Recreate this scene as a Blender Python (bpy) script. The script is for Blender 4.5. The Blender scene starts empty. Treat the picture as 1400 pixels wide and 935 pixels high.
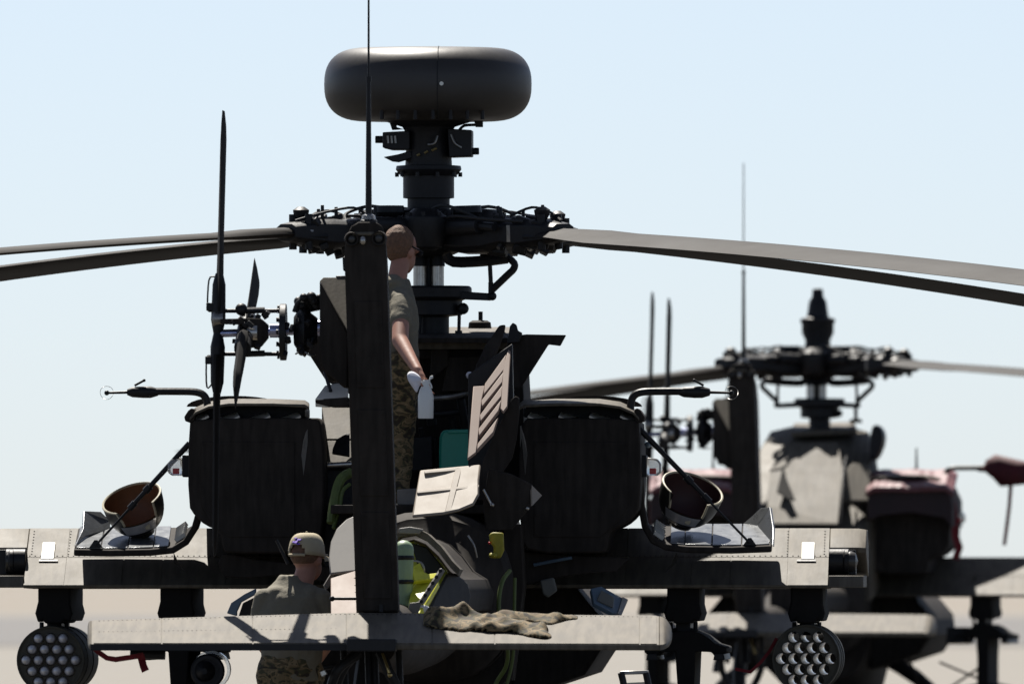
import bpy, bmesh, math, random
from math import sin, cos, pi, radians, sqrt
from mathutils import Vector, Matrix, Euler
from mathutils.geometry import delaunay_2d_cdt

random.seed(7)
scene = bpy.context.scene
COL = scene.collection

# ------------------------------------------------------------------ camera
DIST, SC, HOR, CAMZ = 120.0, 228.0, 785.0, 1.67
cam_d = bpy.data.cameras.new('camera')
cam = bpy.data.objects.new('camera', cam_d); COL.objects.link(cam)
cam.location = (0, -DIST, CAMZ); cam.rotation_euler = (pi/2, 0, 0)
cam_d.sensor_width = 36.0
cam_d.lens = 36.0*DIST/(1400/SC)
cam_d.shift_y = (HOR-467.5)/1400
cam_d.clip_start = 1.0; cam_d.clip_end = 60000
cam_d.dof.use_dof = True; cam_d.dof.focus_distance = 117.0; cam_d.dof.aperture_fstop = 8.0
scene.camera = cam

# ------------------------------------------------------------------ light
SUN_EL, SUN_AZ = radians(55), radians(-14)      # azimuth from +Y, negative = to the left
world = bpy.data.worlds.new('World'); scene.world = world
world.use_nodes = True
wn = world.node_tree.nodes; wl = world.node_tree.links
sky = wn.new('ShaderNodeTexSky'); sky.sky_type = 'NISHITA'; sky.sun_disc = False
sky.sun_elevation = SUN_EL; sky.sun_rotation = SUN_AZ
sky.air_density = 0.55; sky.dust_density = 1.3; sky.ozone_density = 2.0; sky.altitude = 1500
bg = wn['Background']; bg.inputs['Strength'].default_value = 0.0635
hs = wn.new('ShaderNodeHueSaturation'); hs.inputs['Saturation'].default_value = 0.72; hs.inputs['Value'].default_value = 1.0
tint = wn.new('ShaderNodeVectorMath'); tint.operation = 'MULTIPLY'; tint.inputs[1].default_value = (0.985, 1.0, 1.015)
wl.new(sky.outputs['Color'], hs.inputs['Color']); wl.new(hs.outputs['Color'], tint.inputs[0]); wl.new(tint.outputs[0], bg.inputs['Color'])
sun_d = bpy.data.lights.new('sun', 'SUN'); sun_d.energy = 5.0; sun_d.angle = radians(0.53)
sun_d.color = (1.0, 0.95, 0.87)
sun = bpy.data.objects.new('sun', sun_d); COL.objects.link(sun)
sdir = Vector((sin(SUN_AZ)*cos(SUN_EL), cos(SUN_AZ)*cos(SUN_EL), sin(SUN_EL)))
sun.rotation_euler = sdir.to_track_quat('Z', 'Y').to_euler()
sun.location = (0, 0, 30)
vs = scene.view_settings
vs.view_transform = 'Standard'; vs.look = 'None'; vs.exposure = 0.8; vs.gamma = 1.0; vs.use_curve_mapping = False

# ------------------------------------------------------------------ materials
MATS = {}
def mat(name, col, rough=0.6, metal=0.0, var=0.15, scale=6.0, bump=0.0, bscale=60.0, spec=0.5, streak=0.0, coat=0.0):
    m = bpy.data.materials.new(name); m.use_nodes = True
    nt = m.node_tree; b = nt.nodes['Principled BSDF']
    b.inputs['Roughness'].default_value = rough; b.inputs['Metallic'].default_value = metal
    b.inputs['Specular IOR Level'].default_value = spec
    if coat: b.inputs['Coat Weight'].default_value = coat
    tc = nt.nodes.new('ShaderNodeTexCoord')
    n = nt.nodes.new('ShaderNodeTexNoise'); n.inputs['Scale'].default_value = scale
    n.inputs['Detail'].default_value = 8; n.inputs['Roughness'].default_value = 0.65
    nt.links.new(tc.outputs['Object'], n.inputs['Vector'])
    r = nt.nodes.new('ShaderNodeValToRGB')
    r.color_ramp.elements[0].position = 0.3; r.color_ramp.elements[1].position = 0.72
    r.color_ramp.elements[0].color = [c*(1-var) for c in col]+[1]
    r.color_ramp.elements[1].color = [min(1, c*(1+var)) for c in col]+[1]
    nt.links.new(n.outputs['Fac'], r.inputs['Fac'])
    out = r.outputs['Color']
    if streak:
        mp = nt.nodes.new('ShaderNodeMapping'); mp.inputs['Scale'].default_value = (9, 1.2, 1.5)
        nt.links.new(tc.outputs['Object'], mp.inputs['Vector'])
        n2 = nt.nodes.new('ShaderNodeTexNoise'); n2.inputs['Scale'].default_value = 3; n2.inputs['Detail'].default_value = 6
        nt.links.new(mp.outputs['Vector'], n2.inputs['Vector'])
        mr = nt.nodes.new('ShaderNodeMapRange'); mr.inputs[1].default_value = 0.35; mr.inputs[2].default_value = 0.65
        mr.inputs[3].default_value = 1-streak; mr.inputs[4].default_value = 1.0
        nt.links.new(n2.outputs['Fac'], mr.inputs[0])
        mx = nt.nodes.new('ShaderNodeVectorMath'); mx.operation = 'SCALE'
        nt.links.new(out, mx.inputs[0]); nt.links.new(mr.outputs[0], mx.inputs['Scale'])
        out = mx.outputs[0]
    nt.links.new(out, b.inputs['Base Color'])
    rr = nt.nodes.new('ShaderNodeMapRange'); rr.inputs[3].default_value = max(0.03, rough-0.1); rr.inputs[4].default_value = min(1, rough+0.1)
    nt.links.new(n.outputs['Fac'], rr.inputs[0]); nt.links.new(rr.outputs[0], b.inputs['Roughness'])
    if bump:
        n3 = nt.nodes.new('ShaderNodeTexNoise'); n3.inputs['Scale'].default_value = bscale; n3.inputs['Detail'].default_value = 4
        nt.links.new(tc.outputs['Object'], n3.inputs['Vector'])
        bp = nt.nodes.new('ShaderNodeBump'); bp.inputs['Strength'].default_value = bump; bp.inputs['Distance'].default_value = 0.01
        nt.links.new(n3.outputs['Fac'], bp.inputs['Height']); nt.links.new(bp.outputs['Normal'], b.inputs['Normal'])
    MATS[name] = m
    return m

M = MATS
mat('paint', (.038, .032, .027), .74, var=.3, scale=3, bump=.08, bscale=30, streak=.35, spec=.12)
mat('radome_paint', (0.0323, 0.0285, 0.0247), .44, var=.2, scale=4, bump=.05, bscale=25)
mat('pylon_paint', (.016, .015, .014), .85, var=.2, scale=8, spec=.12)
mat('faded_sunlit_paint', (0.1375, 0.1191, 0.0908), .60, var=.14, scale=5, bump=.06, bscale=40, streak=.34, spec=.19)  # lighter copy of paint for sunlit faces; fading plus sun brightness in the colour
mat('blade_paint', (0.0216, 0.0184, 0.0157), .66, var=.2, scale=2, streak=.2, spec=.16)
mat('black_metal', (.014, .014, .015), .5, 0, var=.3, scale=20, bump=.1, spec=.3)
mat('dark_rubber', (.02, .02, .02), .7, var=.2)
mat('steel', (.50, .48, .44), .3, .9, var=.2, scale=25)
mat('blue_steel', (.34, .36, .52), .22, .9, var=.2, scale=25)
mat('bright_alloy', (.62, .62, .64), .32, .45, var=.15, scale=20)
mat('brass', (.45, .35, .15), .3, .9)
mat('primer', (.40, .42, .03), .5, var=.25, scale=12)
mat('yellow_primer', (.62, .60, .03), .5, var=.2, scale=14)
mat('pale_green', (0.2475, 0.3450, 0.2025), .5, var=.12, scale=10)
mat('green_strap', (0.0900, 0.1215, 0.0252), .6, var=.25, scale=15)
mat('worn_paint', (0.0425, 0.0390, 0.0340), .6, var=.3, scale=6, streak=.3, spec=.25)
mat('pink_panel', (0.3000, 0.2080, 0.1600), .6, var=.08, scale=8)
mat('cream_panel', (0.2838, 0.2322, 0.1763), .6, var=.08, scale=8)
mat('grey_panel', (0.1860, 0.1705, 0.1488), .55, var=.18, scale=9)
mat('door_inner', (0.1330, 0.1400, 0.1470), .30, .35, var=.2, scale=14, bump=.1)
mat('white_panel', (0.6200, 0.5850, 0.5000), .5, var=.06)
mat('teal_plastic', (.02, .30, .22), .4, var=.1)
mat('yellow_plastic', (.30, .26, .012), .6, var=.25, scale=20)
mat('bowl_shell', (.035, .033, .03), .35, var=.2)
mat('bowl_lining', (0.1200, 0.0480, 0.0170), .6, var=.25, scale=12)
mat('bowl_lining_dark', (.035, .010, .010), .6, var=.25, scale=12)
mat('bowl_edge', (0.4340, 0.3920, 0.2800), .6)
mat('shirt', (0.1665, 0.1485, 0.1063), .85, var=.12, scale=14, bump=.25, bscale=120)
mat('skin', (0.3700, 0.1813, 0.1258), .55, var=.10, scale=18)
mat('hair', (0.1500, 0.0780, 0.0440), .75, var=.35, scale=60, bump=.6, bscale=160)
mat('cap_cloth', (0.4135, 0.3506, 0.2337), .85, var=.08, scale=20, bump=.2, bscale=200)
mat('purple_thread', (.16, .07, .50), .7)
mat('white_plastic', (.75, .77, .75), .35, var=.04)
mat('cloth_white', (.72, .72, .78), .85, var=.06)
mat('boot', (.14, .085, .045), .7)
mat('red_cloth', (0.1600, 0.0048, 0.0096), .75, var=.25, scale=10, bump=.3, bscale=30)
mat('bag_cloth', (0.0680, 0.0048, 0.0096), .75, var=.25, scale=10, bump=.3, bscale=30)
mat('cover_sunlit', (0.1512, 0.0476, 0.0515), .5, var=.25, scale=5, bump=.4, bscale=12)  # pink copy of the cover cloth, faded and with sunlight put into the colour
mat('cover_shaded', (.030, .016, .017), .75, var=.3, scale=6, bump=.3, bscale=14)  # darker copy of the cover cloth, shade put into the colour
mat('tool_case', (.10, .15, .20), .4, var=.2)
mat('red_lens', (.5, .01, .01), .25)
mat('amber_lens', (.25, .13, .05), .2)
mat('pod_paint', (.050, .046, .032), .7, var=.2, scale=10)
mat('tube_metal', (.30, .29, .27), .35, .8, var=.2, scale=20)
mat('tube_inner', (0.78, 0.72, 0.64), .28, .9, var=.15, scale=20)
mat('grey_cloth', (0.1360, 0.1360, 0.1200), .85)
mat('low_bounce_ground', (0.0675, 0.0648, 0.0612), .9, var=.15, scale=.3, spec=.2)  # unseen near ground, made dark to cut bounce light on shaded faces
mat('concrete', (0.2160, 0.2010, 0.1770), .85, var=.06, scale=.02, spec=.2)
mat('asphalt', (0.1519, 0.1463, 0.1414), .85, var=.10, scale=.02, spec=.2)
mat('sand', (0.2430, 0.2190, 0.1890), .9, var=.06, scale=.01, spec=.1)
mat('far_scrub', (.10, .10, .08), .9, var=.3)

def glass_mat():
    m = bpy.data.materials.new('clear_lens'); m.use_nodes = True
    b = m.node_tree.nodes['Principled BSDF']
    b.inputs['Base Color'].default_value = (.9, .9, .88, 1); b.inputs['Roughness'].default_value = .18
    b.inputs['Transmission Weight'].default_value = .75
    MATS['clear_lens'] = m
glass_mat()
def camo_mat():
    m = bpy.data.materials.new('camo'); m.use_nodes = True
    nt = m.node_tree; b = nt.nodes['Principled BSDF']; b.inputs['Roughness'].default_value = .85
    tc = nt.nodes.new('ShaderNodeTexCoord'); n = nt.nodes.new('ShaderNodeTexNoise')
    mp = nt.nodes.new('ShaderNodeMapping'); mp.inputs['Scale'].default_value = (1, 1, 1.7)
    n.inputs['Scale'].default_value = 14; n.inputs['Detail'].default_value = 2; n.inputs['Distortion'].default_value = .8
    nt.links.new(tc.outputs['Object'], mp.inputs['Vector']); nt.links.new(mp.outputs['Vector'], n.inputs['Vector'])
    r = nt.nodes.new('ShaderNodeValToRGB'); cr = r.color_ramp; cr.interpolation = 'CONSTANT'
    cols = [(0, (.028, .019, .010)), (.40, (.056, .050, .021)), (.46, (.150, .106, .050)), (.53, (.205, .148, .076)), (.585, (.055, .046, .020)), (.65, (.095, .062, .029))]
    cr.elements[0].position = 0; cr.elements[0].color = (*cols[0][1], 1)
    cr.elements[1].position = cols[1][0]; cr.elements[1].color = (*cols[1][1], 1)
    for p, c in cols[2:]:
        e = cr.elements.new(p); e.color = (*c, 1)
    nt.links.new(n.outputs['Fac'], r.inputs['Fac']); nt.links.new(r.outputs['Color'], b.inputs['Base Color'])
    MATS['camo'] = m
camo_mat()

# ------------------------------------------------------------------ frames: a photo point at a known depth in a helicopter's own axes
class Frame:
    def __init__(s, ox, oy, oz, deg):
        s.o = Vector((ox, oy, oz)); s.a = radians(deg)
    def __call__(s, px, py, y):
        c, n = cos(s.a), sin(s.a); k = (px-700)/(SC*DIST)
        x = (k*(DIST+s.o.y+y*c)-s.o.x+y*n)/(c-k*n)
        Y = s.o.y+x*n+y*c
        z = CAMZ+(HOR-py)*(DIST+Y)/(SC*DIST)-s.o.z
        return Vector((x, y, z))
F1 = Frame(-.4912, 0, 0, -1.97)
F2 = Frame((1118-700)/149.5, 63, -.12, -5.05)
T = F1

# ------------------------------------------------------------------ mesh builder
class MB:
    def __init__(s): s.v = []; s.f = []
    def add(s, vs_, fs_):
        o = len(s.v); s.v += [tuple(p) for p in vs_]; s.f += [tuple(i+o for i in f) for f in fs_]; return s
    def box(s, c, size, rot=None):
        x, y, z = [q/2 for q in size]; c = Vector(c)
        R = Euler(rot).to_matrix() if rot else Matrix.Identity(3)
        p = [c+R@Vector(q) for q in ((-x,-y,-z),(x,-y,-z),(x,y,-z),(-x,y,-z),(-x,-y,z),(x,-y,z),(x,y,z),(-x,y,z))]
        return s.add(p, [(0,3,2,1),(4,5,6,7),(0,1,5,4),(1,2,6,5),(2,3,7,6),(3,0,4,7)])
    def cyl(s, p0, p1, r0, r1=None, n=16, caps=True):
        r1 = r0 if r1 is None else r1
        p0 = Vector(p0); p1 = Vector(p1); d = (p1-p0).normalized()
        u = d.orthogonal().normalized(); w = d.cross(u)
        A = [p0+(u*cos(2*pi*i/n)+w*sin(2*pi*i/n))*r0 for i in range(n)]
        B = [p1+(u*cos(2*pi*i/n)+w*sin(2*pi*i/n))*r1 for i in range(n)]
        fs = [(i, (i+1) % n, n+(i+1) % n, n+i) for i in range(n)]
        if caps: fs += [tuple(range(n-1, -1, -1)), tuple(range(n, 2*n))]
        return s.add(A+B, fs)
    def lathe(s, prof, c, axis='Z', n=32):
        c = Vector(c); vs_ = []; m = len(prof)
        for i in range(n):
            a = 2*pi*i/n
            for r, h in prof:
                if axis == 'Z': q = (r*cos(a), r*sin(a), h)
                elif axis == 'Y': q = (r*cos(a), h, -r*sin(a))
                else: q = (h, r*cos(a), r*sin(a))
                vs_.append(c+Vector(q))
        fs = []
        for i in range(n):
            j = (i+1) % n
            for k in range(m-1):
                fs.append((i*m+k, j*m+k, j*m+k+1, i*m+k+1))
        return s.add(vs_, fs)
    def prism(s, pts, vec):
        pts = [Vector(p) for p in pts]; vec = Vector(vec); n = len(pts)
        nrm = Vector((0, 0, 0))
        for i in range(n): nrm += pts[i].cross(pts[(i+1) % n])
        if nrm.dot(vec) > 0: pts = pts[::-1]
        fs = [tuple(range(n)), tuple(range(2*n-1, n-1, -1))]
        fs += [((i+1) % n, i, n+i, n+(i+1) % n) for i in range(n)]
        return s.add(pts+[p+vec for p in pts], fs)
    def loft(s, rings, cap=True, closed=True):
        n = len(rings[0]); vs_ = [p for r in rings for p in r]; fs = []
        for k in range(len(rings)-1):
            for i in range(n if closed else n-1):
                j = (i+1) % n
                fs.append((k*n+i, k*n+j, (k+1)*n+j, (k+1)*n+i))
        if cap and closed:
            fs.append(tuple(range(n-1, -1, -1))); m = (len(rings)-1)*n; fs.append(tuple(range(m, m+n)))
        return s.add(vs_, fs)
    def tube(s, path, r, n=10, sub=4, flat=None):
        P = [Vector(p) for p in path]
        if len(P) > 2 and sub > 1:
            Q = []
            for i in range(len(P)-1):
                a = P[max(0, i-1)]; b = P[i]; c = P[i+1]; d = P[min(len(P)-1, i+2)]
                for k in range(sub):
                    t = k/sub
                    Q.append(.5*((2*b)+(c-a)*t+(2*a-5*b+4*c-d)*t*t+(3*b-a-3*c+d)*t**3))
            Q.append(P[-1]); P = Q
        rings = []; u = None
        for i, p in enumerate(P):
            d = (P[min(i+1, len(P)-1)]-P[max(i-1, 0)]).normalized()
            if u is None: u = d.orthogonal().normalized()
            u = (u-d*u.dot(d)).normalized(); w = d.cross(u)
            t = i/(len(P)-1); rr = r[0]+(r[1]-r[0])*t if isinstance(r, tuple) else r
            rings.append([p+(u*cos(2*pi*j/n)*rr+w*sin(2*pi*j/n)*rr) for j in range(n)])
        return s.loft(rings)
    def ball(s, c, r, n=16, m=10, R=None):
        if not hasattr(r, '__len__'): r = (r, r, r)
        c = Vector(c); R = R or Matrix.Identity(3); vs_ = []; fs = []
        for k in range(1, m):
            for i in range(n):
                a = 2*pi*i/n; b = -pi/2+pi*k/m
                vs_.append(c+R@Vector((r[0]*cos(a)*cos(b), r[1]*sin(a)*cos(b), r[2]*sin(b))))
        vs_ += [c+R@Vector((0, 0, -r[2])), c+R@Vector((0, 0, r[2]))]
        for k in range(m-2):
            for i in range(n):
                j = (i+1) % n; fs.append((k*n+i, k*n+j, (k+1)*n+j, (k+1)*n+i))
        b0 = len(vs_)-2
        for i in range(n):
            j = (i+1) % n; fs.append((j, i, b0)); fs.append(((m-2)*n+i, (m-2)*n+j, b0+1))
        return s.add(vs_, fs)
    def mesh(s, name, material, smooth=35):
        me = bpy.data.meshes.new(name); me.from_pydata(s.v, [], s.f)
        bm = bmesh.new(); bm.from_mesh(me); bmesh.ops.recalc_face_normals(bm, faces=bm.faces); bm.to_mesh(me); bm.free()
        me.polygons.foreach_set('use_smooth', [True]*len(me.polygons))
        me.set_sharp_from_angle(angle=radians(smooth))
        me.materials.append(MATS[material] if isinstance(material, str) else material)
        return me
    def build(s, name, material, parent=None, bevel=0, smooth=35, kind=None):
        o = bpy.data.objects.new(name, s.mesh(name, material, smooth)); COL.objects.link(o); o.parent = parent
        if bevel:
            b = o.modifiers.new('bevel', 'BEVEL'); b.width = bevel; b.segments = 2; b.limit_method = 'ANGLE'; b.angle_limit = radians(40)
        if kind: o['kind'] = kind
        return o

def tag(o, label, cat, group=None):
    o['label'] = label; o['category'] = cat
    if group: o['group'] = group
    return o
def empty(name, loc, rz=0):
    o = bpy.data.objects.new(name, None); COL.objects.link(o); o.location = loc; o.rotation_euler = (0, 0, rz)
    o.empty_display_size = .3
    return o
def copy_tree(o, parent):
    c = o.copy(); COL.objects.link(c); c.parent = parent
    for ch in list(o.children): copy_tree(ch, c)
    return c
def px(pts, y, F=None): return [(F or T)(a, b, y) for a, b in pts]
def slab(name, pts, y0, y1, material, parent, bevel=.006, F=None):
    return MB().prism(px(pts, y0, F), (0, y1-y0, 0)).build(name, material, parent, bevel)
def sheet(name, pts, thick, material, parent, bevel=.004, F=None):
    """plate through (px, py, y) corners, given a thickness along its normal away from the viewer"""
    P = [(F or T)(*p) for p in pts]; n = len(P); nr = Vector((0, 0, 0))
    for i in range(n): nr += P[i].cross(P[(i+1) % n])
    nr.normalize()
    if nr.y < 0: nr = -nr
    return MB().prism(P, nr*thick).build(name, material, parent, bevel)
def smoothed(pts, it=2):
    for _ in range(it):
        q = []
        for i in range(len(pts)):
            a = pts[i]; b = pts[(i+1) % len(pts)]
            q.append((a[0]*.75+b[0]*.25, a[1]*.75+b[1]*.25)); q.append((a[0]*.25+b[0]*.75, a[1]*.25+b[1]*.75))
        pts = q
    return pts

# ------------------------------------------------------------------ setting
def ground_sheet(name, y0, y1, z0, z1, material, w=3000):
    n = 8; vs_ = []; fs = []
    for k in range(n+1):
        t = k/n; y = y0+(y1-y0)*t; z = z0+(z1-z0)*t
        vs_ += [(-w, y, z), (w, y, z)]
    for k in range(n): fs.append((2*k, 2*k+1, 2*k+3, 2*k+2))
    o = MB().add(vs_, fs).build(name, material); o['kind'] = 'structure'; return o
ground_sheet('ground', -200, 30, 0, 0, 'low_bounce_ground')
ground_sheet('apron', 30, 160, 0, -.12, 'low_bounce_ground')
ground_sheet('taxiway', 160, 800, -.12, -.12, 'concrete')
ground_sheet('desert', 800, 40000, -.12, -.12, 'sand', 30000)
ground_sheet('runway', 380, 720, -.10, -.10, 'asphalt')

# ------------------------------------------------------------------ main helicopter
H = empty('helicopter', F1.o, F1.a)
tag(H, 'large dark attack helicopter in front with round radome on its mast, cowlings open', 'helicopter', 'attack helicopters on the apron')

# --- radome on the mast
c = T(585, 116, 0); zt = T(585, 66, 0).z; zb = T(585, 166, 0).z; zm = (zt+zb)/2; hh = (zt-zb)/2; RR = 142/SC
prof = [(0, zb-zm)]
for k in range(25):
    a = -pi/2+pi*k/24
    ca, sa = cos(a), sin(a)
    e = .80
    r_ = RR-hh*1.12+hh*1.12*abs(ca)**e
    h_ = hh*(abs(sa)**e)*(1 if sa >= 0 else -1)
    prof.append((r_, h_))
prof.append((0, zt-zm))
rad = MB().lathe(prof, (c.x, 0, zm), n=64).build('radome', 'radome_paint', H, smooth=50)
seam = MB()
sp = []
for k in range(2, 25):
    r_, h_ = prof[k]; sp.append(Vector((c.x+.08, -sqrt(max(r_*r_-.0064, 0)), zm+h_*1.002)))
MB().tube(sp, .0035, n=6, sub=1).build('seam', 'black_metal', rad)
p = T(609, 118, 0); MB().cyl((p.x, -RR-.004, p.z), (p.x, -RR+.02, p.z), .012).build('bolt', 'steel', rad)
for k in range(7):
    a = radians(-62+k*11); MB().cyl((c.x+(RR-.07)*sin(a+.6), -(RR-.07)*cos(a+.6), zb+.0), (c.x+(RR-.07)*sin(a+.6), -(RR-.07)*cos(a+.6), zb+.06), .012).build('fastener', 'black_metal', rad)

# --- pedestal below it
def zpx(py, y=0): return T(588, py, y).z
def W(n_): return n_/SC
mx = T(586, 200, 0).x
ped = MB().lathe([(0, zpx(164)), (W(62), zpx(164)), (W(55), zpx(168)), (W(36), zpx(174)), (W(30), zpx(184)), (W(32), zpx(226)), (W(44), zpx(227)), (W(45), zpx(232)), (W(40), zpx(239)), (W(35), zpx(241)), (W(35), zpx(271)), (W(29), zpx(272)), (W(29), zpx(292)), (0, zpx(292))], (mx, 0, 0)).build('radome_pedestal', 'black_metal', H)
slab('electronics_box', [(523, 181), (560, 179), (560, 205), (535, 205), (523, 202)], -.12, .12, 'black_metal', ped)
slab('electronics_box', [(612, 176), (645, 178), (645, 214), (614, 215)], -.14, .14, 'black_metal', ped)
MB().cyl(T(524, 191, -.02), T(513, 191, -.02), .022).build('connector', 'black_metal', ped, .004)
MB().cyl(T(644, 207, -.04), T(655, 207, -.04), .021).build('connector', 'black_metal', ped, .004)
for xx in (530, 535, 540): MB().cyl(T(xx, 186, -.125), T(xx+1, 196, -.125), .008, n=8).build('cable_loop', 'tube_metal', ped)
slab('bracket', [(524, 215), (545, 211), (562, 206), (564, 216), (545, 222), (536, 221)], -.10, -.02, 'black_metal', ped)
slab('bracket', [(532, 166), (542, 166), (542, 174), (552, 177), (536, 178)], -.03, .03, 'black_metal', ped, .003)
slab('bracket', [(648, 165), (660, 165), (660, 174), (650, 174)], -.03, .03, 'black_metal', ped, .003)
MB().tube([T(650, 171, 0), T(635, 172, 0), T(628, 178, 0)], .009).build('cable', 'black_metal', ped)
MB().tube([T(585, 198, -.17), T(594, 196, -.18), T(598, 186, -.17)], .007).build('cable', 'tube_metal', ped)
MB().tube([T(617, 184, -.15), T(622, 196, -.16), T(631, 202, -.15)], .007).build('cable', 'tube_metal', ped)
for a_, b_ in ((570, 574), (580, 585), (590, 597)): MB().cyl(T(a_, 213-(a_-570)*.35, -.15), T(b_, 212-(b_-570)*.35, -.15), .008, n=8).build('cable_tie', 'brass', ped)
for k in range(10):
    a = 2*pi*k/10; MB().cyl((mx+.19*cos(a), .19*sin(a), zpx(242)), (mx+.19*cos(a), .19*sin(a), zpx(236)), .012, n=8).build('bolt', 'black_metal', ped)

# --- rotor hub, grips and blades: each grip and blade is built along +x and turned about the mast
hz = zpx(321)
hub = MB().lathe([(0, zpx(286)-hz), (W(38), zpx(286)-hz), (W(50), zpx(296)-hz), (W(52), zpx(330)-hz), (W(40), zpx(345)-hz), (W(24), zpx(352)-hz), (0, zpx(352)-hz)], (0, 0, 0), n=24)
for k in range(8):
    a = 2*pi*k/8+.2; hub.box((.2*cos(a), .2*sin(a), .12), (.07, .07, .05), (0, 0, a))
hub = hub.build('rotor_hub', 'black_metal', H, .006)
for k in range(4):
    a = k*pi/2-.05
    MB().lathe([(.0, .155), (.07, .15), (.10, .125), (.135, .10), (.14, .04), (.10, -.08), (.06, -.10), (0, -.10)], (.33*cos(a), .33*sin(a), 0), n=18).build('hinge_bearing', 'black_metal', hub, .004)
    for q in range(7):
        b_ = a+2*pi*q/7; MB().cyl((.33*cos(a)+.115*cos(b_), .33*sin(a)+.115*sin(b_), .09), (.33*cos(a)+.115*cos(b_), .33*sin(a)+.115*sin(b_), .128), .013, n=8).build('bolt', 'black_metal', hub)
    MB().tube([(.2*cos(a), .2*sin(a), .13), (.36*cos(a+.3), .36*sin(a+.3), .17), (.55*cos(a+.5), .55*sin(a+.5), .12), (.6*cos(a+.7), .6*sin(a+.7), .05)], .010, n=8).build('hub_hose', 'dark_rubber', hub); hub.location = (T(588, 300, 0).x, 0, hz)
rg = random.Random(3)
def make_grip():
    g = MB()
    g.loft([[Vector((x, yy*w, zz*h+zo)) for yy, zz in ((-1, -.6), (-.6, -1), (.6, -1), (1, -.6), (1, .6), (.6, 1), (-.6, 1), (-1, .6))] for x, w, h, zo in ((.15, .14, .085, 0), (.40, .15, .10, -.012), (.60, .15, .098, -.01), (.72, .12, .075, 0), (.86, .135, .088, -.005), (1.0, .12, .078, 0), (1.17, .085, .05, 0))])
    for x, sy in ((.30, -.09), (.52, .08), (.70, -.07), (.93, .06)):
        g.cyl((x, sy, .07), (x, sy, .15+.025*rg.random()), .011, n=8)
    o = g.build('blade_grip', 'black_metal', None, .012)
    for sy in (-1, 1):
        MB().cyl((.25, sy*.16, .04), (.62, sy*.165, .05), .05, n=14).cyl((.62, sy*.165, .05), (.74, sy*.16, .04), .026, n=10).build('damper', 'black_metal', o)
        MB().cyl((1.05, sy*.07, -.10), (1.05, sy*.07, .11), .024, n=10).build('blade_pin', 'black_metal', o)
    MB().lathe([(0, .10), (.05, .135), (.085, .15), (.09, .11), (.075, .09)], (.33, 0, .02), n=16).build('cap', 'black_metal', o)
    MB().lathe([(.02, .02), (.045, .06), (.05, .09), (.02, .11), (0, .11)], (1.02, -.03, .045), n=12).build('cap', 'black_metal', o)
    for q in range(14):
        hi = q % 2; xx = .5+.6*rg.random(); lim = .105-.05*max(0, xx-.75)/.35
        MB().box((xx, (rg.random()-.5)*.18, (-lim if hi else lim-.01)+.02*(rg.random()-.5)), (.05+.06*rg.random(), .05, .03+.025*rg.random()), (rg.random()*.5, rg.random()*.4, rg.random())).build('fitting', 'black_metal', o, .006)
    for sy in (-1, 1):
        MB().cyl((.95, sy*.12, -.02), (1.14, sy*.07, -.03), .018, n=8).build('lead_lag_link', 'black_metal', o)
    for q in range(9):
        xx = .7+.45*rg.random(); a = rg.uniform(0, 2*pi); rr_ = .085-.05*(xx-.7)/.45
        MB().cyl((xx, rr_*1.2*cos(a), rr_*sin(a)), (xx+.01, (rr_+.045)*1.2*cos(a), (rr_+.045)*sin(a)), .008+.008*rg.random(), n=8).build('bolt', 'black_metal' if q % 4 else 'tube_metal', o)
    MB().tube([(.6, .1, .10), (.75, .14, .15), (.95, .1, .12), (1.12, .03, .07)], .008, n=6).build('cable', 'dark_rubber', o)
    MB().box((.83, -.128, 0), (.03, .012, .10)).build('label_plate', 'steel', o)
    MB().tube([(.2, -.14, .05), (.4, -.2, .11), (.7, -.19, .09), (.95, -.12, .07)], .009).build('cable', 'dark_rubber', o)
    return o
def make_blade():
    af = [(0, 0), (.04, .045), (.15, .075), (.32, .085), (.6, .06), (.85, .026), (1, .004), (1, -.004), (.85, -.018), (.6, -.035), (.32, -.05), (.15, -.048), (.04, -.03)]
    rings = []
    for k in range(29):
        r_ = 1.08+(7.30-1.08)*k/28
        ch = .53*min(1, .42+max(0, r_-1.08)*.95); th = 1.0 if r_ > 1.6 else 1.4
        dz = -.040*max(0, r_-1.1)-.0062*max(0, r_-1.2)**2
        rings.append([Vector((r_, .53*.28-ch*u+(.53-ch)*-.28, v*.53*.62*th+dz)) for u, v in af])
    o = MB().loft(rings).build('rotor_blade', 'blade_paint', None, smooth=40)
    return o
def grips(parent, azs, pitches, g0=None, b0=None, flaps=(0, 0, 0, 0)):
    first = g0 is None
    for i, (a, pt) in enumerate(zip(azs, pitches)):
        if g0 is None: g = make_grip(); b = make_blade(); g0, b0 = g, b
        else: g = copy_tree(g0, None); b = b0.copy(); COL.objects.link(b)
        for o in (g, b):
            o.parent = parent; o.location = hub.location; 
        g.rotation_euler = (radians(pt)*.5, 0, radians(a)); b.rotation_euler = (radians(pt), radians(flaps[i]), radians(a))
    return g0, b0
# azimuth measured counter-clockwise from +x; leading edge on +y side of the blade
G0, B0 = grips(H, (-45, 45, 135, 225), (4.6, -.6, 3.0, 0.5), flaps=(.55, 1.3, .3, .3))

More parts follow.
